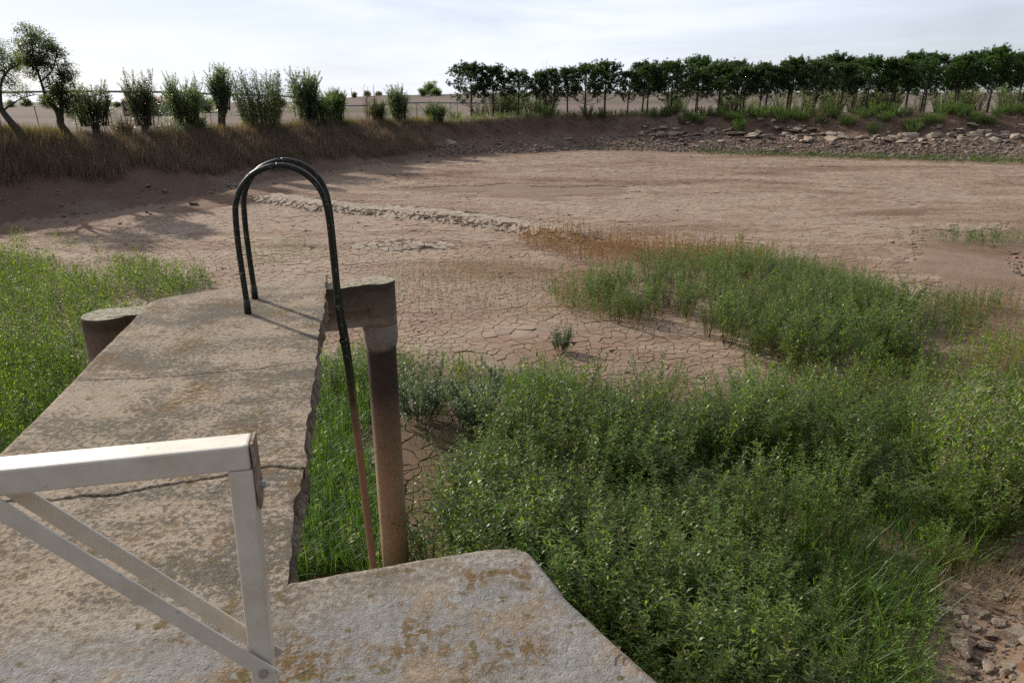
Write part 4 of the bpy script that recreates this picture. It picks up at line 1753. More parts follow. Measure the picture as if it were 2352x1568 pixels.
fp2 = [q for q in sample(FRONT, 70, .5)]
scatter_leafy('thicket_feathers', M_feather, scaled(fp2, .7, 1.25), 1.15, .06, .007, 90, .14, 'pale feathery weeds rising between the willows of the right thicket', .05, 1.0)
scatter_leafy('dead_stalks', M_red, scaled(sample(FRONT, 110, .3), .6, 1.1), 1.0, .04, .008, 16, .05, 'brown dead stalks between the willows of the right thicket', .1, .9, .2)
for i_, (px, py, h_, lab) in enumerate(((1950, 1120, 1.25, 'young poplar with round leaves standing up in the thicket right of centre'), (2290, 1290, .55, 'young poplar with round leaves by the dry grass tuft on the red slope'),
                                        (1835, 640, .95, 'young poplar with round leaves at the right shoulder of the middle clump'), (1900, 690, .9, 'young poplar seedling beside the larger one at the middle clump'),
                                        (2010, 720, .7, 'small poplar seedling at the right end of the middle clump'), (2190, 740, .9, 'yellow-green poplar seedling among the rust coloured weeds'))):
    x, y, z = at_ground(px, py)
    st_, V, F = shoots_geo(400 + i_, n=3, H=h_, spread=.16, r0=.03, leafL=.085, leafW=.075, dens=24, stem_r=.005, start=.1, droop=.35, up_ang=.2)
    root = thing('poplar_sapling', lab, 'sapling', (x, y, z - .02), 0, 'poplar saplings')
    link('stems', st_.mesh('stems', M_stem), root)
    link('foliage', tri_mesh('foliage', V, F, M_grass), root)

# slope at the lower right
def ground_pts(px0, px1, py0, py1, n, lo=.6, hi=1.2):
    out = []
    for _ in range(n):
        x, y, z = at_ground(random.uniform(px0, px1), random.uniform(py0, py1))
        out.append((x, y, random.uniform(lo, hi)))
    return out


scatter_grass('slope_grass', M_grass, ground_pts(1560, 2150, 1300, 1660, 190), .42, .009, 20, .12, .8, 'dark green grass at the foot of the red slope', .6)
scatter_leafy('slope_seedlings', M_willow, ground_pts(1560, 2150, 1250, 1680, 620), .42, .05, .013, 28, .14, 'dark low growth at the foot of the red slope')
scatter_grass('dry_slope_grass', M_straw, ground_pts(2150, 2330, 1270, 1390, 24), .48, .0042, 26, .10, .7, 'dry tan grass tuft on the red slope at the lower right', .55)
scatter_grass('slope_weeds', M_straw, ground_pts(2180, 2380, 1380, 1600, 26, .3, .6), .22, .004, 12, .06, .9, 'thin dry stalks on the red slope', .6)

# green line at the far shore and on the right hand shore
fs = []
for _ in range(520):
    px = random.uniform(1600, 2380)
    x, y = bank_point(px, .02)
    fs.append((x, y - abs(random.gauss(0, 1.6)) + .8, random.uniform(.4, 1.2) * (.5 + (px - 1600) / 900)))
scatter_leafy('far_shore_weeds', M_broom, fs, .42, .12, .035, 22, .22, 'low green weeds along the foot of the far bank')
x0, y0, _ = at_ground(2270, 560)
scatter_leafy('right_shore_weeds', M_seed, [(x0 + random.gauss(0, 1.1), y0 + random.gauss(0, .8), random.uniform(.6, 1.3)) for _ in range(130)], .6, .08, .022, 26, .2, 'green weed clump at the right shore beside the pale gravel')

# ------------------------------------------------------------------ trees
def tree_geo(seed, skel, crowns, n_cl, per, leafL, leafW, cl_r, hollow=.35, gap=.0, up=.1, droop=.15, twig_r=.02):
    """skel: list of (points, radii) limbs; crowns: (centre, radii, share) ellipsoids filled with leaf clusters"""
    r = np.random.default_rng(seed)
    wood = Geo()
    nodes = []
    for P, rad in skel:
        Q = spline(P, 5)
        rr = np.interp(np.linspace(0, 1, len(Q)), np.linspace(0, 1, len(rad)), rad)
        wood.add(*tube(Q, rr, 8), 0)
        nodes += [(q, a) for q, a in zip(Q[len(Q) // 3:], rr[len(Q) // 3:])]
    NP = np.array([n[0] for n in nodes])
    LB, LD = [], []
    tot = sum(c[2] for c in crowns)
    for cen, rad, share in crowns:
        cen, rad = np.array(cen), np.array(rad)
        m = int(n_cl * share / tot)
        k = 0
        while k < m:
            u = r.normal(size=3)
            u /= np.linalg.norm(u)
            rr = (hollow + (1 - hollow) * r.random()) ** .7
            c = cen + u * rad * rr
            if gap and fbm(np.array([c[0] * 1.3 + seed]), np.array([c[2] * 1.3 + c[1] * .7]), seed, 2)[0] < -gap:
                if r.random() < .85:
                    continue
            k += 1
            i = int(np.argmin(((NP - c) ** 2).sum(1)))
            if r.random() < .55:
                mid = (NP[i] + c) / 2 + r.normal(0, .06, 3) + [0, 0, .06]
                wood.add(*tube([NP[i], mid, c], [min(nodes[i][1] * .6, twig_r), twig_r * .6, twig_r * .3], 4, cap=False), 0)
            b = c + r.normal(0, cl_r, (per, 3)) * np.array([1, 1, .75])
            d = r.normal(size=(per, 3))
            d[:, 2] = d[:, 2] * .6 + up
            LB.append(b)
            LD.append(d)
    B, D = np.concatenate(LB), np.concatenate(LD)
    V, F = leaves(B, D, leafL * r.uniform(.6, 1.2, len(B)), leafW * r.uniform(.7, 1.2, len(B)), droop=droop, simple=True)
    return wood, V, F


def put_tree(name, label, cat, group, loc, wood, V, F, mat, rz=0, sc=1.0, wname='trunk'):
    root = thing(name, label, cat, loc, rz, group)
    root.scale = (sc, sc, sc)
    link(wname, wood.mesh(wname, M_bark, flat=False), root)
    link('crown', tri_mesh('crown', V, F, mat), root)
    return root


def spot(px, Y):
    x = x_at(px, Y, 0)
    return (x, Y, G(x, Y) - .05)


PXM = lambda Y: Y * CP / FPX * 1.03                             # metres per photo pixel near the horizon at depth Y

def crest(px, f=1.1):
    """depth at which the sight column px crosses the crest of the bank"""
    Y = np.arange(22, 100, .1)
    X = (px - 1176) / FPX * Y * CP * 1.03
    d = toe_dist(X, Y)
    _, w = tops(X, Y)
    r_ = np.where(d > 0, d / w, -1)
    k = int(np.argmax(r_ < 0))
    return float(Y[k + int(np.argmax(r_[k:] >= f))])


# the two tall trees on the left bank
u_ = PXM(33)
skel = [([(0, 0, 0), (-.05, 0, .55), (-.45, .05, 1.05), (-.85, .1, 1.75), (-1.15, .1, 2.6), (-1.25, 0, 3.6), (-1.2, .1, 4.8)], [.20, .17, .15, .12, .09, .06, .025]),
        ([(-.72, .08, 1.55), (-.62, 0, 2.0), (-.35, -.1, 2.7), (.1, -.15, 3.2), (.75, -.2, 3.5)], [.08, .07, .06, .045, .02]),
        ([(-.80, .1, 1.7), (-1.5, .2, 2.2), (-2.2, .2, 3.2), (-2.4, .2, 4.4)], [.08, .07, .05, .02]),
        ([(-.66, 0, 1.5), (-.3, .2, 1.8), (.3, .3, 2.1), (.8, .3, 2.2)], [.05, .04, .03, .015]),
        ([(-1.2, 0, 3.4), (-.7, .2, 4.2), (-.5, .2, 5.1), (-.4, .2, 5.7)], [.05, .04, .03, .012]),
        ([(-1.2, 0, 3.8), (-1.0, -.2, 4.9), (-.95, -.2, 5.9)], [.04, .03, .01])]
wood, V, F = tree_geo(21, skel, [((-1.1, 0, 4.2), (1.2, 1.0, 1.3), 2.2), ((.0, -.1, 3.6), (.95, .7, .75), 1.0), ((.3, 0, 2.5), (.6, .6, .6), .45), ((-.75, 0, 4.9), (.7, .6, .7), .35), ((-2.3, 0, 3.4), (.9, .8, 1.2), 1)], 430, 30, .085, .045, .13, .3, gap=.04)
put_tree('bank_tree', 'tall leaning tree at the left edge with a bare curving trunk and thin open crown', 'tree', None, spot(52, crest(52, .95)), wood, V, F, M_tree, sc=crest(52, .95) / 33)
skel = [([(0, 0, 0), (-.05, 0, .5), (-.28, 0, .95), (-.28, .05, 1.3), (-.45, .1, 1.7), (-.75, .1, 2.1), (-.85, .1, 2.8), (-.95, .1, 3.8), (-.9, .1, 4.8)], [.20, .18, .17, .17, .12, .08, .06, .045, .02]),
        ([(-.28, .05, 1.3), (-.10, 0, 1.65), (-.02, 0, 2.1), (.2, 0, 2.8), (.1, 0, 3.7)], [.15, .10, .07, .045, .02]),
        ([(-.02, 0, 1.9), (.4, .1, 2.2), (.65, .1, 2.3)], [.05, .035, .015]),
        ([(-.85, .1, 2.9), (-.2, .1, 3.4), (.2, .1, 4.2)], [.04, .03, .012]),
        ([(-.9, .1, 3.3), (-1.4, .1, 3.9), (-1.5, .1, 4.6)], [.04, .03, .012])]
wood, V, F = tree_geo(22, skel, [((-.75, 0, 4.3), (.95, .9, 1.15), 1.9), ((.05, 0, 3.4), (.75, .7, 1.2), 1.6), ((-.1, 0, 2.2), (.75, .5, .55), .8), ((.45, 0, 1.75), (.5, .4, .5), .35), ((-1.35, 0, 3.5), (.6, .6, .7), .5)], 480, 32, .11, .055, .12, .25, gap=.04)
put_tree('bank_tree', 'tall bushy tree with a knobbly forked trunk, second from the left edge', 'tree', None, spot(158, crest(158, 1.0)), wood, V, F, M_tree, sc=crest(158, 1.0) / 34.5)


for i_, (x_, y_, k_) in enumerate(((-29.5, 27.5, 1.15), (-33, 33, 1.3), (-31, 22.5, 1.05), (-35.5, 27, 1.25), (-33.5, 42, 1.3), (-36.5, 46, 1.4), (-31.2, 38.6, 1.15))):
    r_ = bpy.data.objects.get('bank_tree.001')  # last three trees are out of view, added to throw shade on the bed
    dup(r_, (x_, y_, G(x_, y_) - .05), 1.7 * i_ + .6, k_, ['bushy tree just beyond the left edge on the bank crest', 'taller bushy tree set back beyond the left edge', 'bushy tree on the near end of the left bank', 'broad tree furthest out beyond the left edge', 'tall unseen tree added behind the left edge to shade the bed', 'broad unseen tree added far behind the left edge for its shade', 'bushy unseen tree added past the left edge to shade the bed'][i_])


def pollard(px, Y, H, wid_, seed, label, nsh, leafL, trunk_h=.9, tr=.14, mat=None, lean=0.0, name='pollard_tree', dens=26):
    """short thick stem with a fist of upright leafy shoots"""
    wid = wid_ * 1.35 if Y < 70 else wid_
    nsh = int(nsh * 1.4)
    Yn = crest(px, 1.1) if Y < 70 else Y
    k_ = Yn / Y
    r = np.random.default_rng(seed)
    st_, V, F = shoots_geo(seed, n=nsh, H=H - trunk_h, spread=wid * .48, r0=max(tr * 1.6, wid * .48), leafL=leafL, leafW=leafL * .34, dens=dens * 1.9, z0=trunk_h * .9, stem_r=.018, start=.02, side_twigs=4, droop=.2, up_ang=.6, simple=True)
    V[:, 0] += lean
    if nsh > 16 and Y < 70:                                     # leafy body below the spiky tops
        n_cl, per = int(34 + 60 * wid), 30
        u_ = r.normal(size=(n_cl, 3))
        u_ /= np.linalg.norm(u_, axis=1)[:, None]
        cz_ = max(H * .46, trunk_h + H * .22)
        c_ = u_ * (r.uniform(.35, 1.05, (n_cl, 1))) * np.array([wid * .95, wid * .8, H * .36]) + np.array([lean + r.normal(0, .08), 0, cz_])
        B = np.repeat(c_, per, 0) + r.normal(0, .12, (n_cl * per, 3))
        D = r.normal(size=B.shape)
        D[:, 2] = np.abs(D[:, 2]) * .7
        V2, F2 = leaves(B, D, leafL * r.uniform(.6, 1.1, len(B)), leafL * .38 * r.uniform(.7, 1.1, len(B)), droop=.2, simple=True)
        F = np.concatenate([F, F2 + len(V)])
        V = np.concatenate([V, V2])
    w = Geo()
    if trunk_h > .3:
        P = spline([(0, 0, 0), (.05 * r.normal(), 0, trunk_h * .4), (lean * .6, 0, trunk_h * .8), (lean, 0, trunk_h)], 4)
        w.add(*tube(P, np.interp(np.linspace(0, 1, len(P)), (0, .5, .85, 1), (tr * 1.15, tr, tr * 1.35, tr * .9)), 9), 0)
    sm = np.concatenate(st_.V) + np.array([lean, 0, 0])
    w.add(sm, np.concatenate(st_.F), 0)
    return put_tree(name, label, 'tree', 'young trees on the left bank', spot(px, Yn), w, V, F, mat or M_pollard, sc=k_ * (1.12 if Y < 70 else 1))


pollard(222, 36, 2.75, .85, 31, 'pollarded bushy tree just right of the two tall bank trees', 34, .12, .7)
pollard(335, 37, 3.15, .62, 32, 'slim upright tree standing in front of the ruined brick house', 32, .11, .6)
pollard(432, 38, 2.95, .92, 33, 'broad vase-shaped young tree with two thin shoots, right of the brick house', 44, .11, .5)
pollard(508, 38, 3.25, .48, 34, 'narrow column-shaped pollard tree on a thick dark twisted trunk', 34, .12, 1.15, .17, lean=.22)
pollard(455, 37.5, 1.0, .45, 37, 'small leafy bush under the vase-shaped young tree', 20, .09, .1, .06)
pollard(705, 44, 3.3, .85, 35, 'ragged dark tree with three tall spindly tops right of the cane clump', 30, .14, .5)
pollard(735, 46, 2.1, .95, 38, 'low dark green bushy tree beside the ragged tree', 30, .13, .3)
pollard(772, 45, 2.2, .62, 36, 'pale olive bushy tree right of the ragged dark tree', 34, .12, .4, mat=M_broom)
pollard(852, 52, 2.6, .6, 39, 'thin reddish sapling with few leaves on the left bank', 9, .10, .2, .04, mat=M_red, dens=9)
pollard(868, 50, 1.6, .55, 40, 'small green bush at the foot of the reddish sapling', 20, .12, .2, .06)
pollard(916, 54, 2.75, .70, 41, 'solitary fan-shaped sapling near the corner of the bank', 24, .14, .4, .05)
pollard(1000, 66, 1.9, .9, 42, 'low round bush between the irrigation frame and the first pine', 26, .14, .2, .06)
pollard(285, 37, 1.15, .55, 43, 'dark dry twiggy bush behind the reeds', 30, .06, .1, .05, mat=M_dry)
pollard(1235, 84, 6.2, .55, 44, 'tall thin pale poplar rising above the pines', 3, .18, 1.2, .05, mat=M_broom, dens=14)
pollard(1252, 85, 6.6, .45, 45, 'bare spindly poplar with leafless twigs rising above the pines', 8, .05, .6, .05, mat=M_dry, dens=3)

st_, V, F = shoots_geo(61, n=170, H=3.0, spread=.85, r0=.85, leafL=.34, leafW=.042, dens=17, stem_r=.012, start=.2, droop=.35, up_ang=.75)
root = thing('cane_clump', 'tall yellowish clump of giant cane on the left bank', 'cane', spot(602, crest(602)), 0)
root.scale = (1.42, 1.42, 1.42)
link('canes', st_.mesh('canes', M_cane), root)
link('foliage', tri_mesh('foliage', V, F, M_broom), root)
st_, V, F = shoots_geo(62, n=60, H=.95, spread=.9, r0=.5, leafL=.10, leafW=.018, dens=60, stem_r=.006, start=.1)
root = thing('yellow_green_bush', 'rounded yellow-green bush among the reeds on the left bank', 'bush', spot(395, crest(395, 1.0)), 0)
root.scale = (1.25, 1.25, 1.25)
link('stems', st_.mesh('stems', M_stem), root)
link('foliage', tri_mesh('foliage', V, F, M_broom), root)


# the row of pines on the far bank
def pine_geo(seed, H, low=.22, wide=1.35):
    r = np.random.default_rng(seed)
    w = Geo()
    bend = r.normal(0, .06, 2)
    tz = np.linspace(0, H * .93, 8)
    T = np.stack([bend[0] * np.sin(tz / H * 2.6), bend[1] * np.sin(tz / H * 2.2), tz], 1)
    w.add(*tube(T, np.linspace(.12, .025, 8), 7), 0)
    TB = []
    n = 62
    for i in range(n):
        f = low + (.95 - low) * (i + r.random()) / n
        b = np.array([np.interp(f * H, tz, T[:, c]) for c in range(3)])
        a = i * 2.4 + r.normal(0, .4)
        # umbrella outline: widest at two thirds of the height
        prof = np.interp(f, (.2, .35, .55, .70, .85, .93, .97), (.9, 1.0, 1.0, .86, .55, .28, .1))
        ln = wide * prof * r.uniform(.65, 1.15)
        rise = np.interp(f, (.2, .5, .9), (.45, .55, .9)) * r.uniform(.7, 1.3)
        e = b + np.array([math.cos(a) * ln, math.sin(a) * ln, ln * rise])
        m = (b + e) / 2 + np.array([0, 0, -.10 * ln])
        w.add(*tube([b, m, e], [.03 * (1.1 - f), .02 * (1.1 - f) + .006, .006], 4, cap=False), 0)
        dense = f > .36
        k = (18 if dense else 8)
        for j in range(k):
            t = r.uniform(.45 if dense else .6, 1.08)
            q = b + (e - b) * t + r.normal(0, .13 if dense else .09, 3)
            TB.append(q)
        if dense:
            for j in range(3):
                TB.append(e + r.normal(0, .16, 3) + [0, 0, .08])
    TB += [T[-1] + r.normal(0, .14, 3) + [0, 0, .12] for _ in range(16)]
    TB = np.array(TB)
    nb = 15
    B = np.repeat(TB, nb, 0)
    D = r.normal(size=(len(B), 3))
    D[:, 2] = np.abs(D[:, 2]) * .9 + .6
    V, F = blades(B, D, .29 * r.uniform(.7, 1.2, len(B)), np.full(len(B), .058), r.uniform(0, .15, len(B)), 1)
    return w, V, F


pine_data = []
for i in range(6):
    w, V, F = pine_geo(700 + i, 5.4 + .1 * i, [.22, .30, .26, .36, .20, .30][i], [1.95, 1.75, 1.85, 1.65, 2.0, 1.8][i])
    pine_data.append((w.mesh('trunk', M_bark, flat=False), tri_mesh('crown', V, F, M_pine), 5.4 + .1 * i))
ORD = ['first', 'second', 'third', 'fourth', 'fifth', 'sixth', 'seventh', 'eighth', 'ninth', 'tenth', 'eleventh', 'twelfth', 'thirteenth', 'fourteenth', 'fifteenth', 'sixteenth',
       'seventeenth', 'eighteenth', 'nineteenth', 'twentieth', 'twenty-first', 'twenty-second', 'twenty-third', 'twenty-fourth']
PINES = [(1083, 150), (1133, 155), (1190, 166), (1240, 168), (1265, 162), (1303, 158), (1343, 152), (1387, 146), (1440, 166), (1485, 152), (1540, 145), (1600, 160), (1648, 151), (1705, 158), (1757, 154),
         (1812, 136), (1868, 147), (1925, 150), (1985, 134), (2045, 141), (2112, 140), (2190, 130), (2264, 112), (2338, 124)]
for i, (px, top) in enumerate(PINES):
    Y = 82 - 3.0 * (px - 1080) / 1260 + random.uniform(-.7, .7)
    p = spot(px, Y)
    zt = EYE - math.tan(math.atan2(top - 784, FPX) + PITCH) * Y     # crown top height
    me_w, me_c, H0 = pine_data[i % 6 if i != 22 else 3]
    sc = (zt - p[2]) / (H0 * 1.02)
    side = 'left' if i < 12 else 'right'
    n_ = i if i < 12 else len(PINES) - 1 - i
    look = {0: 'broad round-headed', 3: 'thin see-through', 7: 'wide spreading', 8: 'short dark', 22: 'tallest, narrow', 10: 'wide domed', 15: 'tall pointed', 21: 'two-stemmed'}.get(i, 'dark round-headed')
    lab = '%s pine on the far bank, %s from the %s end of the row' % (look, ORD[n_], side)
    root = thing('pine_tree', lab, 'pine', p, random.uniform(0, 6.28), 'pines in the row on the far bank')
    ww = random.uniform(.92, 1.3)
    root.scale = (sc * ww, sc * ww, sc)
    link('trunk', me_w, root)
    link('crown', me_c, root)
    if i in (13, 15, 21):
        o = link('trunk', me_w, root, (.35, 0, 0), (0, 0, 1.3))
# darker pines standing behind the right half of the row
for i in range(17):
    px = 1480 + i * 54 + random.uniform(-14, 14)
    Y = 92 + random.uniform(-2, 6)
    p = spot(px, Y)
    me_w, me_c, H0 = pine_data[(i * 5 + 2) % 6]
    root = thing('pine_tree', 'dark pine half hidden behind the front row on the right half of the far bank', 'pine', p, random.uniform(0, 6.28), 'second row of pines behind the first')
    sc = (5.9 + .9 * (px - 1480) / 900 + random.uniform(-.3, .3)) / H0
    root.scale = (sc * 1.15, sc * 1.15, sc)
    link('trunk', me_w, root)
    link('crown', me_c, root)

# bushes below and between the pines
bp = []
for i in range(4):
    st_, V, F = shoots_geo(810 + i, n=46, H=1.05, spread=.55, r0=.30, leafL=.13, leafW=.035, dens=30, stem_r=.008, start=.1, up_ang=1.0, droop=.0)
    bp.append((st_.mesh('stems', M_stem), tri_mesh('foliage', V, F, M_broom)))
st_, V, F = shoots_geo(830, n=40, H=1.7, spread=.8, r0=.4, leafL=.14, leafW=.05, dens=26, stem_r=.010, start=.1)
dark_b = (st_.mesh('stems', M_stem), tri_mesh('foliage', V, F, M_tree))


def bush(px, Y, sc, data, label, group, name='broom_bush', f=None):
    if f is not None:
        x, y = bank_point(px, f)
        p = (x, y, G(x, y) - .05)
    else:
        p = spot(px, Y)
    r_ = thing(name, label, 'bush', p, random.uniform(0, 6.28), group)
    r_.scale = (sc * random.uniform(.9, 1.3), sc * random.uniform(.9, 1.3), sc * random.uniform(.85, 1.2))
    link('stems', data[0], r_)
    link('foliage', data[1], r_)


for i in range(62):
    px = 1490 + 890 * (i + random.random()) / 62
    bush(px, 0, random.uniform(.85, 1.22), bp[i % 4], 'bright green broom bush on the far bank ' + ('above the left third of the stone band' if px < 1790 else 'above the middle of the stone band' if px < 2090 else 'above the right end of the stone band'), 'broom bushes along the top of the far bank', f=random.uniform(.80, 1.02))
for i, (px, f, lab) in enumerate(((1385, .92, 'isolated broom bush on the dark ledge under the eighth pine'), (1350, .95, 'small broom bush left of the isolated one on the dark ledge'), (1255, .95, 'broom bush at the lip of the dark ledge under the thin poplar'),
                                  (1705, .70, 'broom bush hanging lowest over the riprap stones, left of middle'), (2015, .72, 'broom bush hanging lowest over the riprap stones, right of middle'), (2110, .74, 'broom bush low on the bank near its right end'))):
    bush(px, 0, 1.15, bp[i % 4], lab, 'broom bushes standing apart on the far bank', f=f)
for i in range(58):
    px = random.choice([random.uniform(1500, 2380), random.uniform(1500, 2380), random.uniform(1500, 2380), random.uniform(1100, 1260)])
    bush(px, random.uniform(80, 92), random.uniform(.9, 1.9), dark_b, 'dark bushy undergrowth between the pine trunks of the far bank', 'undergrowth bushes between the pines', 'dark_bush')
bush(1045, 78, 1.0, bp[1], 'pale yellow-green bush at the foot of the first pine', None, 'leafy_bush')
bush(1012, 75, .7, dark_b, 'low dark bush on the corner of the far bank', None, 'dark_bush')
bush(1275, 80, .9, bp[2], 'yellow-green bush beneath the fifth pine from the left', None, 'leafy_bush')
bush(2005, 77, 1.2, dark_b, 'grey-leaved bush in front of the pine trunks at the right', None, 'grey_bush')

# ------------------------------------------------------------------ reeds and dry grass on the banks
def reeds(n, lo, hi, thr, seed):
    out = []
    while len(out) < n:
        px = random.uniform(-330, 990)
        f = random.uniform(lo, hi)
        x, y = bank_point(px, f)
        low = .46 - .20 * min(max((px - 250) / 500, 0), 1)
        v = float(fbm(np.array([x * .45]), np.array([y * .45]), seed, 3)[0])
        if f < low + v * .35 or v < thr:
            continue
        out.append((x, y, random.uniform(.65, 1.2) * (1 + .6 * v)))
    return out


scatter_grass('dry_reeds', M_dry, reeds(4200, .25, 1.03, -9, 91), .86, .023, 24, .20, .65, 'tall dry purple-brown reeds covering the left bank', .17, 2)
scatter_grass('olive_reeds', M_olive, reeds(900, .86, 1.06, -.03, 92), .85, .022, 18, .16, .5, 'yellow-green reed tops along the crest of the left bank', .15, 2)
fg = []
for _ in range(620):
    px = random.uniform(1000, 2400)
    x, y = bank_point(px, random.uniform(.74, 1.05))
    fg.append((x, y, random.uniform(.4, 1.1)))
scatter_grass('crest_grass', M_dry, fg, .55, .03, 26, .3, .7, 'dry dark grass along the crest of the far bank', .4)
fg = []
for _ in range(520):
    px = random.uniform(985, 1500)
    x, y = bank_point(px, random.uniform(.86, 1.2))
    fg.append((x, y, random.uniform(.5, 1.2)))
scatter_leafy('crest_scrub', M_tree, fg, .6, .14, .05, 20, .25, 'dark scrub overhanging the ledge of the far bank')

# ------------------------------------------------------------------ fence on the far side of the left bank
fence = thing('wire_fence', 'thin wire fence with slim metal posts along the field behind the left bank', 'fence', (0, 0, 0))
FP = [(-60, 37), (6, 38), (95, 39), (180, 40.5), (262, 42), (345, 43.5), (420, 45), (487, 47), (560, 49), (642, 53), (712, 57), (792, 62), (850, 66), (905, 70), (960, 76), (1035, 82)]
tops_ = []
for px, Y in FP:
    p = spot(px, crest(px, 1.5))
    q = (p[0] + random.uniform(-.08, .08), p[1], p[2] + 1.75)
    V, F = tube([p, q], .022, 6)
    link('post', tri_mesh('post', V, F, M_post), fence)
    tops_.append((np.array(p), np.array(q)))
for fr_ in (.35, .65, .97):
    P = [a + (b - a) * fr_ for a, b in tops_]
    V, F = tube(P, .004, 4)
    link('wire', tri_mesh('wire', V, F, M_steel), fence)

# ------------------------------------------------------------------ centre pivot irrigation pipe
piv = thing('irrigation_pivot', 'long raised irrigation pipe on truss frames crossing the field behind the left bank', 'irrigation pipe', (0, 0, 0))


def pxpt(px, py, Y):
    d = ray(px, py)
    t = Y / d[1]
    return np.array([t * d[0], Y, EYE + t * d[2]])


def bar(name, a, b, r_, n=6):
    V, F = tube([a, b], r_, n)
    link(name, tri_mesh(name, V, F, M_steel), piv)


NODES = [(-140, 215, 62), (0, 213, 64), (90, 211, 66), (210, 210.5, 68), (380, 212, 72), (480, 216, 76), (560, 218, 79), (650, 221, 83), (720, 231, 88), (790, 243, 94), (870, 241, 98), (930, 237, 101), (990, 236, 104), (1060, 237, 108), (1200, 238, 118)]
NP_ = [pxpt(*n) for n in NODES]
V, F = tube(spline(NP_, 5), .095, 8)
link('water_pipe', tri_mesh('water_pipe', V, F, M_steel, flat=False), piv)


def low_pt(p, dz, dy=0.0):
    return p + np.array([0, dy, -dz])


def on_pipe(px):
    xs = [n[0] for n in NODES]
    return pxpt(px, float(np.interp(px, xs, [n[1] for n in NODES])), float(np.interp(px, xs, [n[2] for n in NODES])))


# V trusses hanging under the left spans
for pxs, drop in (((60, 130, 175, 230), 1.15), ((395, 440, 480, 520), 1.15)):
    a, b, c, d = [on_pipe(q) for q in pxs]
    lo1, lo2 = low_pt(b, drop), low_pt(c, drop)
    for e1, e2 in ((a, lo2), (lo1, lo2), (lo1, c), (lo2, d), (lo1, b)):
        bar('truss_bar', e1, e2, .028)


def tower(px, spread):
    t = on_pipe(px)
    g1 = np.array([t[0] - spread, t[1] - .5, G(t[0] - spread, t[1] - .5)])
    g2 = np.array([t[0] + spread, t[1] + .5, G(t[0] + spread, t[1] + .5)])
    bar('tower_leg', t, g1 + [0, 0, .55], .05)
    bar('tower_leg', t, g2 + [0, 0, .55], .05)
    bar('tower_beam', g1 + [0, 0, .6], g2 + [0, 0, .6], .06)


tower(374, .9)
tower(705, 1.0)
for pxa, pxb in ((955, 1003), (1003, 1050), (868, 925)):        # crossed frames
    a, b = on_pipe(pxa), on_pipe(pxb)
    ga, gb = low_pt(a, 2.2), low_pt(b, 2.2)
    bar('frame_leg', a, low_pt(a, 3.0), .045)
    bar('frame_leg', b, low_pt(b, 3.0), .045)
    if pxa > 900:
        bar('cross_brace', a, gb, .035)
        bar('cross_brace', b, ga, .035)
    else:
        bar('cross_brace', ga, b, .035)

# ------------------------------------------------------------------ far buildings and far trees
def house(name, label, px, Y, w, dpt, h, roof_h, mat, openings, rz, roof=True):
    p = spot(px, Y)
    root = thing(name, label, 'building', p, rz)
    bm = bmesh.new()
    x0, x1, y0, y1 = -w / 2, w / 2, 0, dpt
    # walls as four slabs, the front one with real openings
    def slab(a, b):
        bmesh.ops.create_cube(bm, size=1, matrix=Matrix.Translation(((a[0] + b[0]) / 2, (a[1] + b[1]) / 2, (a[2] + b[2]) / 2)) @ Matrix.Diagonal((abs(b[0] - a[0]), abs(b[1] - a[1]), abs(b[2] - a[2]), 1)))
    t = .3
    slab((x0, y1 - t, 0), (x1, y1, h))
    slab((x0, y0 + t, 0), (x0 + t, y1 - t, h))
    slab((x1 - t, y0 + t, 0), (x1, y1 - t, h))
    xs = sorted(openings)
    cur = x0
    for ox, oz, ow, oh in xs:
        slab((cur, y0, 0), (ox, y0 + t, h))
        if oz > 0:
            slab((ox, y0, 0), (ox + ow, y0 + t, oz))
        slab((ox, y0, oz + oh), (ox + ow, y0 + t, h))
        cur = ox + ow
    slab((cur, y0, 0), (x1, y0 + t, h))
    me = bpy.data.meshes.new('wall')
    bm.to_mesh(me)
    bm.free()
    me.materials.append(mat)
    link('wall', me, root)
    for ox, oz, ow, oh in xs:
        V, F = box_geo((ox + .02, y0 + .2, oz + oh / 2), (ox + ow - .02, y0 + .2, oz + oh / 2), (0, 1, 0), .04, oh - .04)  # dark sheet fills each opening, the unlit inside put into its colour
        link('window' if oz > .2 else 'dark_doorway', tri_mesh('window', V, F, M_dark), root)
    if roof:
        e = .25
        V = np.array([(x0 - e, y0 - e, h + .01), (x1 + e, y0 - e, h + .01), (x1 + e, y1 + e, h + .01), (x0 - e, y1 + e, h + .01), (x0 - e, (y0 + y1) / 2, h + roof_h), (x1 + e, (y0 + y1) / 2, h + roof_h)])
        F = np.array([(0, 1, 5), (0, 5, 4), (2, 3, 4), (2, 4, 5), (0, 4, 3), (1, 2, 5), (0, 2, 1), (0, 3, 2)])
        link('roof', tri_mesh('roof', V, F, M_roof), root)
    return root


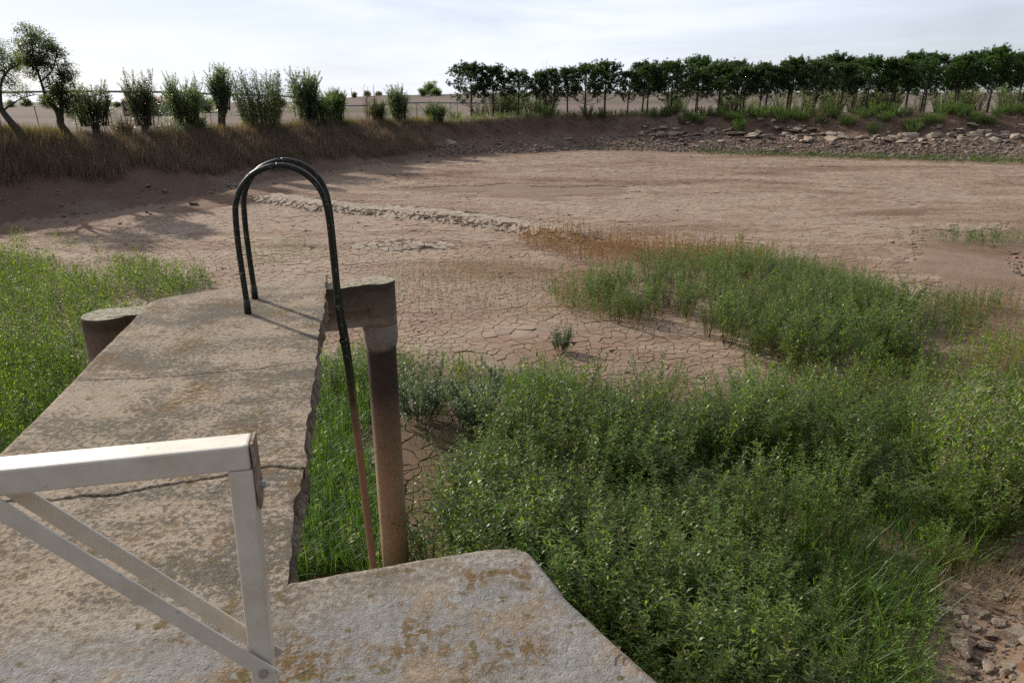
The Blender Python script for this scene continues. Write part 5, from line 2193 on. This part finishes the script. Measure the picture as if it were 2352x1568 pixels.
house('brick_ruin', 'half-ruined red brick farm building with small window holes behind the bank trees', 308, 150, 4.6, 7, 3.1, 1.0, M_brick, [(-1.9, 1.2, .5, .7), (-.6, 1.9, .5, .6), (.8, 0, .9, 1.9)], .05)
house('pale_barn', 'low pink-grey farm building mostly hidden by the slim upright tree', 366, 156, 7.5, 6, 3.0, .9, M_render, [(-1.5, 0, 1.2, 2.0), (1.4, 1.1, .8, .8)], -.08)

far_t = []
for i in range(3):
    skel = [([(0, 0, 0), (.1, 0, 1.2), (0, 0, 2.6), (.1, 0, 4)], [.25, .2, .12, .04])]
    w, V, F = tree_geo(60 + i, skel, [((0, 0, 2.7), (1.9, 1.9, 1.6), 1), ((.9, .3, 1.5), (1.5, 1.5, 1.2), .8), ((-.9, .2, 1.4), (1.2, 1.2, 1.1), .6)], 150, 22, .40, .22, .35, .2, .1)
    far_t.append((w.mesh('trunk', M_bark, flat=False), tri_mesh('crown', V, F, M_tree)))
FT = [(992, 300, 1.35, 'round tree alone on the horizon left of the pines'), (972, 290, .8, 'small dark tree left of the round horizon tree'), (1003, 292, .85, 'dark low tree at the right foot of the round horizon tree'),
      (452, 190, 1.35, 'dark round tree on the field behind the vase-shaped young tree'), (478, 196, .9, 'smaller tree right of the dark round field tree'), (110, 260, 1.3, 'hazy tree on the left horizon'),
      (60, 300, .9, 'small hazy tree left of the hazy horizon tree'), (245, 300, .7, 'distant bush left of the brick ruin'), (270, 280, .6, 'distant low bush beside the brick ruin'), (640, 250, 1.0, 'far tree right behind the cane clump'),
      (768, 300, .9, 'far tree right behind the ragged tree'), (786, 310, .6, 'far dark bush, left end of the horizon hedge'), (815, 315, .6, 'far dark bush in the middle of the horizon hedge'), (845, 315, .65, 'far dark bush near the right end of the horizon hedge'),
      (872, 315, .55, 'far dark bush at the right end of the horizon hedge'), (25, 280, .7, 'distant bush at the left edge of the horizon')]
for i, (px, Y, sc, lab) in enumerate(FT):
    root = thing('field_tree', lab, 'tree', spot(px, Y), random.uniform(0, 6.28), 'far trees on the fields')
    root.scale = (sc * 1.2, sc * 1.2, sc)
    link('trunk', far_t[i % 3][0], root)
    link('crown', far_t[i % 3][1], root)
p = spot(810, 300)
V, F = tube([(0, 0, 0), (0, 0, 4.2)], [.11, .08], 6)
pole = tag(link('utility_pole', tri_mesh('utility_pole', V, F, M_post), None, p), 'thin bare utility pole on the horizon above the hedge', 'pole')
